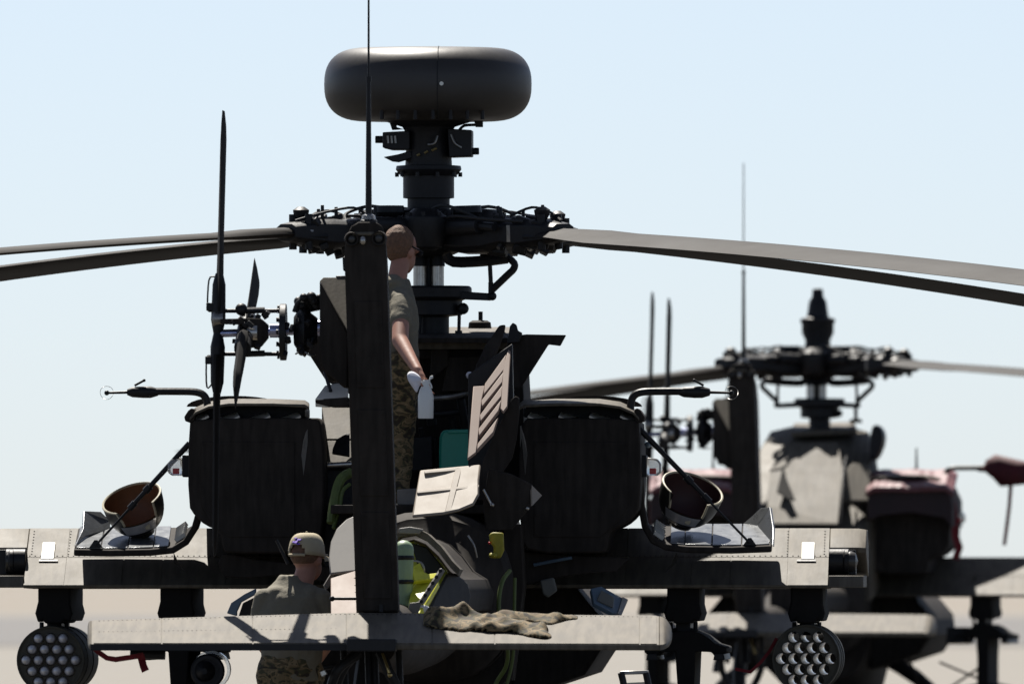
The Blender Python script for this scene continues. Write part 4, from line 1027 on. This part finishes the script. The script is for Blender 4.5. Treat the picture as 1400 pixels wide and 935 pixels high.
def hand_parts(wr, d, side, n_, curl=.6, k=1.0):
    """palm and five curled fingers; d = down-arm direction, side = towards the thumb, n_ = palm normal"""
    d = d.normalized(); side = (side-d*side.dot(d)).normalized(); n_ = d.cross(side).normalized() if n_ is None else n_
    parts = [('l', wr, wr+d*.05*k, .026*k, .030*k), ('b', wr+d*.06*k, (.036*k, .022*k, .04*k), Matrix((side, n_, d)).transposed())]
    for i, (o_, L) in enumerate(((.027, .072), (.010, .08), (-.008, .075), (-.025, .06))):
        a = wr+d*.085*k+side*o_*k; b = a+(d*cos(curl*.5)+n_*sin(curl*.5))*L*.42*k
        c_ = b+(d*cos(curl*1.6)+n_*sin(curl*1.6))*L*.34*k; e = c_+(d*cos(curl*2.6)+n_*sin(curl*2.6))*L*.28*k
        parts += [('l', a, b, .0098*k, .0092*k), ('l', b, c_, .0092*k, .0085*k), ('l', c_, e, .0085*k, .0075*k)]
    a = wr+d*.03*k+side*.03*k; b = a+(d*.6+side*.7+n_*.3).normalized()*.036*k; c_ = b+(d*.85+side*.1+n_*.5).normalized()*.03*k
    parts += [('l', a, b, .0125*k, .011*k), ('l', b, c_, .011*k, .009*k)]
    return parts

def hair_tx(root):
    o = [c for c in root.children if c.name.startswith('hair')][-1]
    t = bpy.data.textures.new('hair_tufts', 'CLOUDS'); t.noise_scale = .03; t.noise_depth = 2
    sb = o.modifiers.new('sub', 'SUBSURF'); sb.levels = 2; sb.render_levels = 2
    d = o.modifiers.new('tufts', 'DISPLACE'); d.texture = t; d.strength = .007; d.mid_level = .45
def ground_person():
    y = -5.2; g = T(402, 800, y); sx = g.x
    root = empty('person', hw(Vector((sx, y, -g.z+g.z))), F1.a); root.location.z = 0
    tag(root, 'person standing behind the stabilator in tan cap, olive t-shirt and camouflage trousers, back turned', 'person', 'ground crew')
    S = .0042  # metres per pixel at this depth
    def p(a, b, dy=0):
        v = T(a, b, y+dy); return Vector((v.x-sx, dy, v.z))
    yaw = radians(-28)
    hc = p(420, 764, .17)
    hp, hwf, R = head_parts(hc, radians(-28), 1.06)
    LS, RS = p(363, 820, .06), p(438, 820, .04); LE, RE = p(352, 868, .05), p(452, 872, .04)
    LWr, RWr = p(372, 902, .26), p(432, 905, .28)
    hipL, hipR = p(378, 915), p(416, 915)
    kneeL, kneeR = Vector((hipL.x-.02, .03, .52)), Vector((hipR.x+.03, .02, .52))
    anL, anR = Vector((hipL.x-.05, 0, .1)), Vector((hipR.x+.06, .02, .1))
    neck = p(413, 800, .12)
    torso = ('r', [ell(p(399, b, dy), rx, ry, yaw*.25) for b, rx, ry, dy in ((925, .155, .115, 0), (900, .16, .12, 0), (870, .165, .115, .0), (840, .175, .12, .04), (822, .15, .105, .075), (808, .10, .08, .11), (798, .06, .06, .13))])
    parts = hp+[('l', neck, hc+Vector((0, -.01, -.04)), .062, .058), torso, ('l', LS, LE, .056, .046), ('l', LE, LWr, .044, .030), ('l', RS, RE, .056, .046), ('l', RE, RWr, .044, .030),
                ('l', hipL, kneeL, .09, .065), ('l', kneeL, anL, .062, .045), ('l', hipR, kneeR, .09, .065), ('l', kneeR, anR, .062, .045)]
    for wr, el, sd in ((LWr, LE, 1), (RWr, RE, -1)):
        parts += hand_parts(wr, wr-el, Vector((sd*.3, 0, 1)), None, .7)
    body = body_mesh(parts, 'body', 'skin', root, .009)
    sh = [('r', [ell(p(399, b, dy), rx, ry, yaw*.25) for b, rx, ry, dy in ((930, .17, .13, 0), (905, .175, .135, 0), (870, .188, .138, .0), (840, .205, .142, .04), (816, .192, .134, .075), (801, .135, .102, .11), (793, .088, .080, .13), (786, .072, .070, .14))]),
          ('l', LS, LS.lerp(LE, .52), .070, .066), ('l', RS, RS.lerp(RE, .62), .070, .066), ('b', p(381, 812, .07), (.085, .09, .055)), ('b', p(423, 812, .06), (.08, .09, .055))]
    body_mesh(sh, 't_shirt', 'shirt', root, .009, 8, .022, .10)
    tr_ = [('r', [ell(p(397, b), rx, ry) for b, rx, ry in ((965, .165, .13), (930, .18, .14), (905, .178, .137), (895, .172, .132))]),
           ('l', hipL, kneeL, .112, .085), ('l', kneeL, anL, .083, .07), ('l', hipR, kneeR, .112, .085), ('l', kneeR, anR, .083, .07), ('b', p(362, 925), (.05, .08, .08)), ('b', p(432, 925), (.05, .08, .08))]
    body_mesh(tr_, 'trousers', 'camo', root, .011, 6, .03, .09)
    for a in (anL, anR):
        body_mesh([('l', a+Vector((0, 0, .06)), a+Vector((0, .0, -.04)), .06, .055), ('l', a+Vector((0, -.02, -.05)), a+Vector((0, .15, -.06)), .045, .04)], 'boot', 'boot', root, .01)
    # hair fringe below the cap, cap with peak and rear opening
    MB().ball(hwf(0, -.02, .03), (.0875, .10, .085), 24, 14, R).build('hair', 'hair', root)
    vs_ = []; n = 36; m = 10; fs = []
    for k in range(m+1):
        t = k/m; zz = .015+.128*sin(pi/2*t)**.9; rr = cos(pi/2*t)**.55
        for i in range(n):
            a = 2*pi*i/n
            vs_.append(hwf(.096*rr*cos(a), -.006+.116*rr*sin(a), zz+(-.012*sin(a) if t < .2 else 0)))
    for k in range(m):
        for i in range(n):
            a = (360*(i+.5)/n)
            if (k <= 1 and 238 < a < 302) or (k == 2 and 250 < a < 290): continue
            fs.append((k*n+i, k*n+(i+1) % n, (k+1)*n+(i+1) % n, (k+1)*n+i))
    cap = MB().add(vs_, fs).build('cap', 'cap_cloth', root, smooth=70)
    sol = cap.modifiers.new('solid', 'SOLIDIFY'); sol.thickness = .004
    MB().tube([hwf(.098*cos(a), -.006+.118*sin(a), .012-.012*sin(a)) for a in [radians(240+i*6) for i in range(11)]], .008, n=6, sub=1).build('cap_strap', 'cap_cloth', cap)
    rr = []
    for i in range(13):
        a = radians(20+i*140/12)
        rr.append([hwf(.094*cos(a), .11*sin(a)-.006, .024), hwf(.10*cos(a)*.95, .11*sin(a)+.085*sin(pi*i/12)**.7, .010-.02*cos(a)**2), hwf(.10*cos(a)*.95, .11*sin(a)+.085*sin(pi*i/12)**.7, .004-.02*cos(a)**2), hwf(.094*cos(a), .11*sin(a)-.006, .016)])
    MB().loft(rr).build('peak', 'cap_cloth', cap, smooth=60)
    MB().ball(hwf(0, -.006, .143), .008, 8, 6).build('button', 'cap_cloth', cap)
    # purple emblem stitched above the opening: upright stroke, bar and small curl
    em = MB()
    for a, z, w_, h_ in ((0, .098, .018, .044), (-.017, .092, .018, .014), (.016, .104, .018, .014), (.012, .082, .022, .010), (-.012, .112, .018, .010)):
        yy = -.006-.116*(cos(math.asin(min(1, ((z-.015)/.128))))**.55)-.004
        em.box(hwf(a, yy, z), (w_, .006, h_), (radians(-48), 0, radians(-28)))
    em.build('emblem', 'purple_thread', cap, .002)
    for s_ in (1, -1): MB().cyl(hwf(s_*.079, .0, .018), hwf(s_*.07, .10, .022), .004, n=6).build('glasses_temple', 'black_metal', root)
    # handset antenna above the shoulder
    MB().cyl(p(394, 770, .12), p(378, 738, .12), W(2.8), W(2.0), n=8).build('radio_antenna', 'black_metal', root)
ground_person()

def deck_person():
    y = -1.5; g = T(548, 690, y); sx, z0 = g.x, g.z
    root = empty('person', hw(Vector((sx, y, z0))), F1.a)
    tag(root, 'bareheaded person in t-shirt standing on the engine deck behind the fin', 'person', 'ground crew')
    def p(a, b, dy=0):
        v = T(a, b, y+dy); return Vector((v.x-sx, dy, v.z-z0))
    hc = p(549, 344, .36)
    hp, hwf, R = head_parts(hc, radians(-40), 1.05, radians(-14))
    RS = p(549, 414, .06); RE = p(547, 466, -.16); RW = p(571, 507, -.42)
    LS = p(520, 410, .32); LE = p(512, 465, .36); LW = p(530, 500, .45)
    hipL, hipR = p(538, 500, .05), p(549, 500, -.06)
    knL, knR = p(535, 590, .1), p(549, 590, .0); anL, anR = p(532, 668, .08), p(545, 672, -.04)
    torso = [ell(p(a, b, dy), rx, ry, radians(-50)) for a, b, rx, ry, dy in ((542, 505, .13, .10, 0), (541, 470, .13, .095, .05), (540, 435, .145, .095, .12), (537, 408, .145, .09, .20), (538, 394, .10, .075, .26), (542, 382, .06, .06, .31))]
    parts = hp+[('l', p(541, 394, .25), hc+Vector((-.005, -.02, -.05)), .06, .056), ('r', torso), ('l', RS, RE, .056, .050), ('l', RE, RW, .050, .031), ('l', LS, LE, .05, .044), ('l', LE, LW, .042, .028),
                ('l', hipL, knL, .085, .06), ('l', knL, anL, .06, .042), ('l', hipR, knR, .085, .06), ('l', knR, anR, .06, .042)]
    parts += hand_parts(RW, p(578, 524, -.47)-RW, Vector((.3, 1, .2)), Vector((.5, .2, -.4)).normalized(), .75, 1.05)
    parts += hand_parts(LW, LW-LE, Vector((0, 0, 1)), None, .7)
    body_mesh(parts, 'body', 'skin', root, .0085)
    sh = [('r', [ell(p(a, b, dy), rx, ry, radians(-50)) for a, b, rx, ry, dy in ((543, 508, .16, .125, 0), (542, 470, .152, .118, .05), (541, 435, .166, .12, .12), (537, 410, .170, .112, .19), (538, 394, .13, .10, .25), (541, 382, .085, .08, .31))]),
          ('l', RS, RS.lerp(RE, .45), .066, .066), ('l', LS, LS.lerp(LE, .5), .062, .06), ('b', p(545, 405, .12), (.065, .085, .045)), ('b', p(536, 388, .22), (.075, .10, .055))]
    body_mesh(sh, 't_shirt', 'shirt', root, .009, 8, .02, .10)
    body_mesh([('r', [ell(p(543, b), rx, ry, radians(-45)) for b, rx, ry in ((530, .13, .115), (505, .15, .125), (486, .15, .12))]), ('l', hipL, knL, .105, .08), ('l', knL, anL, .08, .066), ('l', hipR, knR, .105, .082), ('l', knR, anR, .08, .066), ('b', p(556, 545, -.05), (.045, .06, .09))], 'trousers', 'camo', root, .010, 6, .03, .08)
    for a in (anL, anR):
        body_mesh([('l', a+Vector((0, 0, .05)), a+Vector((0, 0, -.02)), .058, .055), ('l', a+Vector((0, -.02, -.03)), a+Vector((.09, .12, -.04)), .045, .04)], 'boot', 'boot', root, .01)
    MB().ball(hwf(0, -.034, .036), (.0900, .098, .114), 36, 24, R).build('hair', 'hair', root); hair_tx(root)
    gl = MB()
    for s_ in (1, -1): gl.cyl(hwf(s_*.083, -.005, .025), hwf(s_*.07, .10, .022), .005, n=6); gl.ball(hwf(s_*.036, .108, .015), (.032, .012, .022), 10, 6, R)
    gl.build('glasses', 'black_metal', root)
    return p, hc
deck_person()
def bottle():
    y = -1.98; b0 = T(582, 572, y); root = empty('spray_bottle', hw(b0), F1.a)
    tag(root, 'white translucent spray bottle in the hand of the person on the deck', 'bottle')
    def w(a, b): return T(a, b, y)-b0
    r = W(10.5)
    MB().lathe([(0, 0), (r*.95, 0), (r, .01), (r, W(30)), (r*.8, W(38)), (r*.42, W(46)), (r*.42, W(52)), (0, W(52))], (0, 0, 0), n=24).build('bottle', 'white_plastic', root)
    MB().prism([w(575, 522), (w(586, 520)), w(588, 514), w(592, 513), w(592, 517), w(588, 519), w(588, 523)], (0, .03, 0)).build('spray_head', 'white_plastic', root, .003)
    MB().tube([w(585, 521), w(589, 526), w(590, 531)], .006).build('trigger', 'white_plastic', root)
    MB().cyl(w(579, 527), w(579, 521), W(5)).build('collar', 'white_plastic', root)
bottle()
def rag():
    y = -2.0; P0 = [T(a, b, y+dy) for a, b, dy in ((555, 510, 0), (563, 506, .03), (573, 512, .0), (578, 520, -.02), (573, 528, .02), (570, 540, -.02), (565, 530, .02), (558, 522, -.01))]
    b0 = P0[0]; o = MB()
    c_ = sum(P0, Vector((0, 0, 0)))/len(P0)+Vector((0, -.03, 0))
    n = len(P0); vs_ = [p-b0 for p in P0]+[c_-b0]
    o.add(vs_, [(i, (i+1) % n, n) for i in range(n)])
    o = o.build('cleaning_cloth', 'cloth_white', None, smooth=80); o.location = hw(b0); o.rotation_euler = (0, 0, F1.a)
    sb = o.modifiers.new('s', 'SUBSURF'); sb.levels = 2; sb.render_levels = 2
    so = o.modifiers.new('solid', 'SOLIDIFY'); so.thickness = .006
    tag(o, 'crumpled white cloth pinched between hand and spray bottle', 'cloth')
rag()
def grab():
    MB().cyl(T(536, 514, -1.45), T(554, 515, -1.45), W(2.6)).build('grab_tube', 'steel', H)
    MB().cyl(T(553, 515, -1.45), T(559, 515, -1.45), W(5)).build('tube_end', 'black_metal', H)
grab()
# step-ladder top rail in the near right foreground
def step():
    y = -4.0; b0 = T(868, 1160, y); b0.z = 0; root = empty('step_stand', hw(b0), F1.a); tag(root, 'black step stand with bright top edge below the right stabilator tip', 'step stand')
    def w(a, b, d=0): return T(a, b, y+d)-b0
    MB().prism([w(847, 917), w(885, 916), w(884, 921), (w(848, 922))], (0, .3, 0)).build('top_rail', 'tube_metal', root, .004)
    for a, b in ((849, 856), (883, 894)):
        MB().tube([w(a, 919), w(a+5, 945), w(b, 1000), w(b+(2 if b > 870 else -6), 1152)], .02, n=8).build('leg', 'black_metal', root)
        MB().tube([w(a, 919, .3), w(a+5, 945, .32), w(b, 1000, .35), w(b, 1152, .4)], .02, n=8).build('leg', 'black_metal', root)
    MB().prism([w(857, 933), w(884, 932), w(885, 940), w(858, 941)], (0, .28, 0)).build('tread', 'white_panel', root, .003)
    MB().prism([w(857, 1030), w(889, 1030), w(889, 1038), w(857, 1038)], (0, .3, 0)).build('tread', 'tube_metal', root, .003)
step()

# ------------------------------------------------------------------ second helicopter behind
H2 = empty('helicopter', F2.o, F2.a)
tag(H2, 'blurred dark attack helicopter behind at right, no radome, red covers on its engines', 'helicopter', 'attack helicopters on the apron')
skip = {'radome', 'radome_pedestal', 'blade_grip', 'rotor_blade', 'cowling_door', 'louvred_panel', 'side_panel', 'ribbed_panel', 'access_door', 'cowl_panel', 'oval_shadow', 'rail', 'intake_box', 'intake_base', 'stay_rod', 'pipe', 'valve_block', 'beam', 'catwalk', 'green_hose', 'wire', 'lower_panel', 'grey_flap', 'latch_door', 'work_platform', 'grab_tube', 'tube_end', 'warning_ribbon', 'side_skin', 'blue_cap', 'transmission_bay', 'bay_beam', 'gearbox', 'roof_panel', 'control_rod'}
bskip = {'bay_floor', 'bay_shade_sheet', 'bay_rim', 'hinge_plate', 'green_bottle', 'yellow_box', 'wire', 'hinge_rail', 'boom_panel', 'cloth_roll', 'bay_door', 'louvred_door'}
nskip = {'exhaust_vane'}
for ch in list(H.children):
    nm = ch.name.split('.')[0]
    if nm in skip: continue
    c_ = ch.copy(); COL.objects.link(c_); c_.parent = H2
    for g in list(ch.children):
        gn = g.name.split('.')[0]
        if gn in bskip and nm == 'tail_boom': continue
        if gn in nskip: continue
        copy_tree(g, c_)
for trs in [c for c in H2.children if c.name.startswith('tail_rotor_shaft')]:
    bl = [c for c in trs.children if c.name.startswith('tail_rotor_blade')]
    for b in bl[2:]:
        b.matrix_basis = Matrix.Translation(c2) @ Matrix.Rotation(radians(62), 4, 'X') @ Matrix.Translation(-c2)
grips(H2, (-45, 45, 135, 225), (3, 2, 5, 2), G0, B0, (0, .2, 1.9, 2.6))
T2 = F2
k2 = 149.5
def W2(n_): return n_/k2
mq = T2(1118, 450, 0)
def z2(py): return T2(1118, py, 0).z
MB().lathe([(0, z2(394)), (W2(7), z2(395)), (W2(8), z2(406)), (W2(12), z2(412)), (W2(15), z2(433)), (W2(24), z2(436)), (W2(24), z2(440)), (W2(22), z2(443)), (W2(22), z2(455)), (W2(17), z2(466)), (W2(19), z2(480)), (0, z2(480))], (mq.x, 0, 0), n=28).build('mast_cap', 'black_metal', H2, .006)
LINK_F = Frame(F1.o.x, F1.o.y, F1.o.z, -1.97)
lk = link(T, True); lk.parent = H2
# closed cowling: sloping rear doghouse faces that catch the sun
def s2(name, pts, thick, material, parent=H2): return sheet(name, pts, thick, material, parent, .01, T2)
sh2 = [(-1.9, .62, 1.55, 2.12), (-1.2, .62, 1.6, 2.5), (-.5, .60, 1.7, 2.92), (.2, .52, 1.7, 3.14), (1.3, .45, 1.7, 3.08)]
rings = []
for y, hw_, zb_, zt_ in sh2:
    rings.append([Vector((x*hw_, y, zb_+(zt_-zb_)*z)) for x, z in ((-1, 0), (-1, .7), (-.97, .88), (-.86, .97), (-.5, 1), (.5, 1), (.86, .97), (.97, .88), (1, .7), (1, 0))])
cw = MB().loft(rings).build('closed_cowling', 'faded_sunlit_paint', H2, .01)
s2('cowl_door', [(1049, 690, -2.05), (1052, 642, -1.45), (1076, 606, -.85), (1146, 604, -.85), (1152, 640, -1.45), (1146, 716, -2.1), (1052, 716, -2.1)], .02, 'faded_sunlit_paint')
s2('door_gap', [(1147, 716, -2.06), (1153, 640, -1.45), (1157, 622, -1.1), (1159, 624, -1.1), (1156, 645, -1.45), (1150, 716, -2.06)], .02, 'black_metal')
s2('cowl_vent', [(1062, 672, -1.95), (1066, 655, -1.75), (1071, 634, -1.5), (1076, 655, -1.75), (1088, 684, -2.05), (1078, 682, -2.05)], .012, 'pylon_paint')
s2('side_cowl', [(1158, 640, -1.35), (1166, 632, -1.2), (1190, 635, -1.2), (1190, 684, -1.6), (1153, 684, -1.6)], .03, 'faded_sunlit_paint')
slab('scoop', smoothed([(1188, 600), (1194, 577), (1207, 588), (1208, 604), (1200, 625), (1190, 632)], 1), -.9, -.5, 'black_metal', H2, .02, T2)
MB().lathe([(W2(9), 0), (W2(8), W2(5)), (0, W2(6))], T2(1170, 578, .3), n=16).build('antenna_base', 'paint', H2)
MB().cyl(T2(1170, 574, .3), T2(1170, 557, .3), W2(2.6)).build('antenna', 'black_metal', H2)
s2('roof_panel', [(1082, 590, -.3), (1172, 586, -.3), (1168, 576, .6), (1085, 578, .6)], .05, 'faded_sunlit_paint')
MB().cyl(T2(1253, 645, .3), T2(1253, 612, .3), W2(2), W2(1), n=8).build('static_probe', 'paint', H2)
MB().cyl(T2(975, 645, .3), T2(975, 610, .3), W2(2), W2(1), n=8).build('static_probe', 'paint', H2)
# fabric covers on the engines and sensor arm
def engine_cover(s, label):
    e = [T(a if s > 0 else 1133-a, b, -1.66) for a, b in ((706, 592), (716, 580), (780, 578), (850, 580), (878, 588), (884, 604), (884, 660), (868, 640), (800, 628), (735, 634), (706, 645))]
    o = MB()
    top = e
    # shell: front curtain, wrapped back over the top
    rings = []
    for y, k in ((-1.68, .99), (-1.66, 1.0), (-1.1, 1.03), (-.5, 1.03)):
        cx = sum(p.x for p in e)/len(e); cz = sum(p.z for p in e)/len(e)
        rings.append([Vector((cx+(p.x-cx)*k, y, cz+(p.z-cz)*k)) for p in e])
    rings[2] = [Vector((p.x, p.y, p.z+.03)) for p in rings[2]]
    root = empty('engine_cover', F2.o, F2.a)
    tag(root, label, 'engine cover', 'red engine covers')
    a = MB().loft(rings).build('fabric', 'cover_shaded', root, .01)
    # upper flap in the faded, sunlit tone, draped over the rear edge, with soft folds
    from mathutils import noise
    nx, nv = 60, 16; vs_ = []
    for jv in range(nv+1):
        v = jv/nv
        for iu in range(nx+1):
            u = iu/nx; a_ = 702+(888-702)*u
            yy = -.75-.97*min(1, v/.8); b_ = 538+36*min(1, v/.8)+10*max(0, v-.8)/.2
            b_ += 10*max(0, abs(u-.5)*2-.8)/.2
            p_ = T(a_ if s > 0 else 1133-a_, b_, yy)
            nn = noise.noise((u*5+s, v*1.6, 3))*.5+noise.noise((u*14, v*3, 7))*.2
            vs_.append(p_+Vector((0, -.02*nn-.02, .028*nn)))
    fs = [(q*(nx+1)+i, q*(nx+1)+i+1, (q+1)*(nx+1)+i+1, (q+1)*(nx+1)+i) for q in range(nv) for i in range(nx)]
    fl = MB().add(vs_, fs).build('upper_flap', 'cover_sunlit', root, smooth=80)
    fl.modifiers.new('solid', 'SOLIDIFY').thickness = .01
    ribbon('strap', [(880, 600), (886, 640), (889, 680), (896, 700), (888, 725)] if s > 0 else [(253, 600), (247, 640), (245, 690)], -1.4, .07, root, 'red_cloth')
    return root
engine_cover(1, 'red padded cover draped over the right engine of the far helicopter')
engine_cover(-1, 'red padded cover on the far helicopter engine seen behind the right bowl fairing')
def sensor_cover():
    b0 = T2(1372, 640, -1.0); root = empty('sensor_cover', F2.o, F2.a)
    tag(root, 'dark red bag with hanging ribbon over the sensor arm at the right edge', 'sensor cover')
    P0 = [(1342, 641), (1350, 628), (1361, 621), (1400, 630), (1420, 634), (1420, 655), (1402, 662), (1380, 664), (1368, 665), (1358, 654)]
    rings = []
    q_ = px(P0, -1.0, T2); cx = sum(p.x for p in q_)/len(q_); cz = sum(p.z for p in q_)/len(q_)
    for dy, k in ((-.16, .45), (-.11, .85), (-.04, 1), (.04, 1), (.11, .85), (.16, .45)):
        rings.append([Vector((cx+(p.x-cx)*k, p.y+dy, cz+(p.z-cz)*k)) for p in q_])
    MB().loft(rings).build('bag', 'bag_cloth', root, smooth=50)
    ribbon('ribbon', [(1382, 662), (1381, 675), (1380, 690), (1377, 715), (1373, 745)], -1.05, .035, root, 'red_cloth', T2)
    for a in (1383,): MB().cyl(T2(a, 664, -1.05), T2(1380, 700, -1.05), .012, n=6).build('cord', 'red_cloth', root)
sensor_cover()
# bracing wires and far fittings under its wing
for a, b, c_, d in ((1285, 905, 1345, 930), (1350, 905, 1290, 945), (1240, 890, 1260, 950)):
    MB().cyl(T2(a, b, -.3), T2(c_, d, .3), .012, n=6).build('tie_wire', 'black_metal', H2)
slab('gun_box', [(1295, 857), (1322, 857), (1324, 880), (1293, 880)], -.4, .2, 'black_metal', H2, .01, T2)
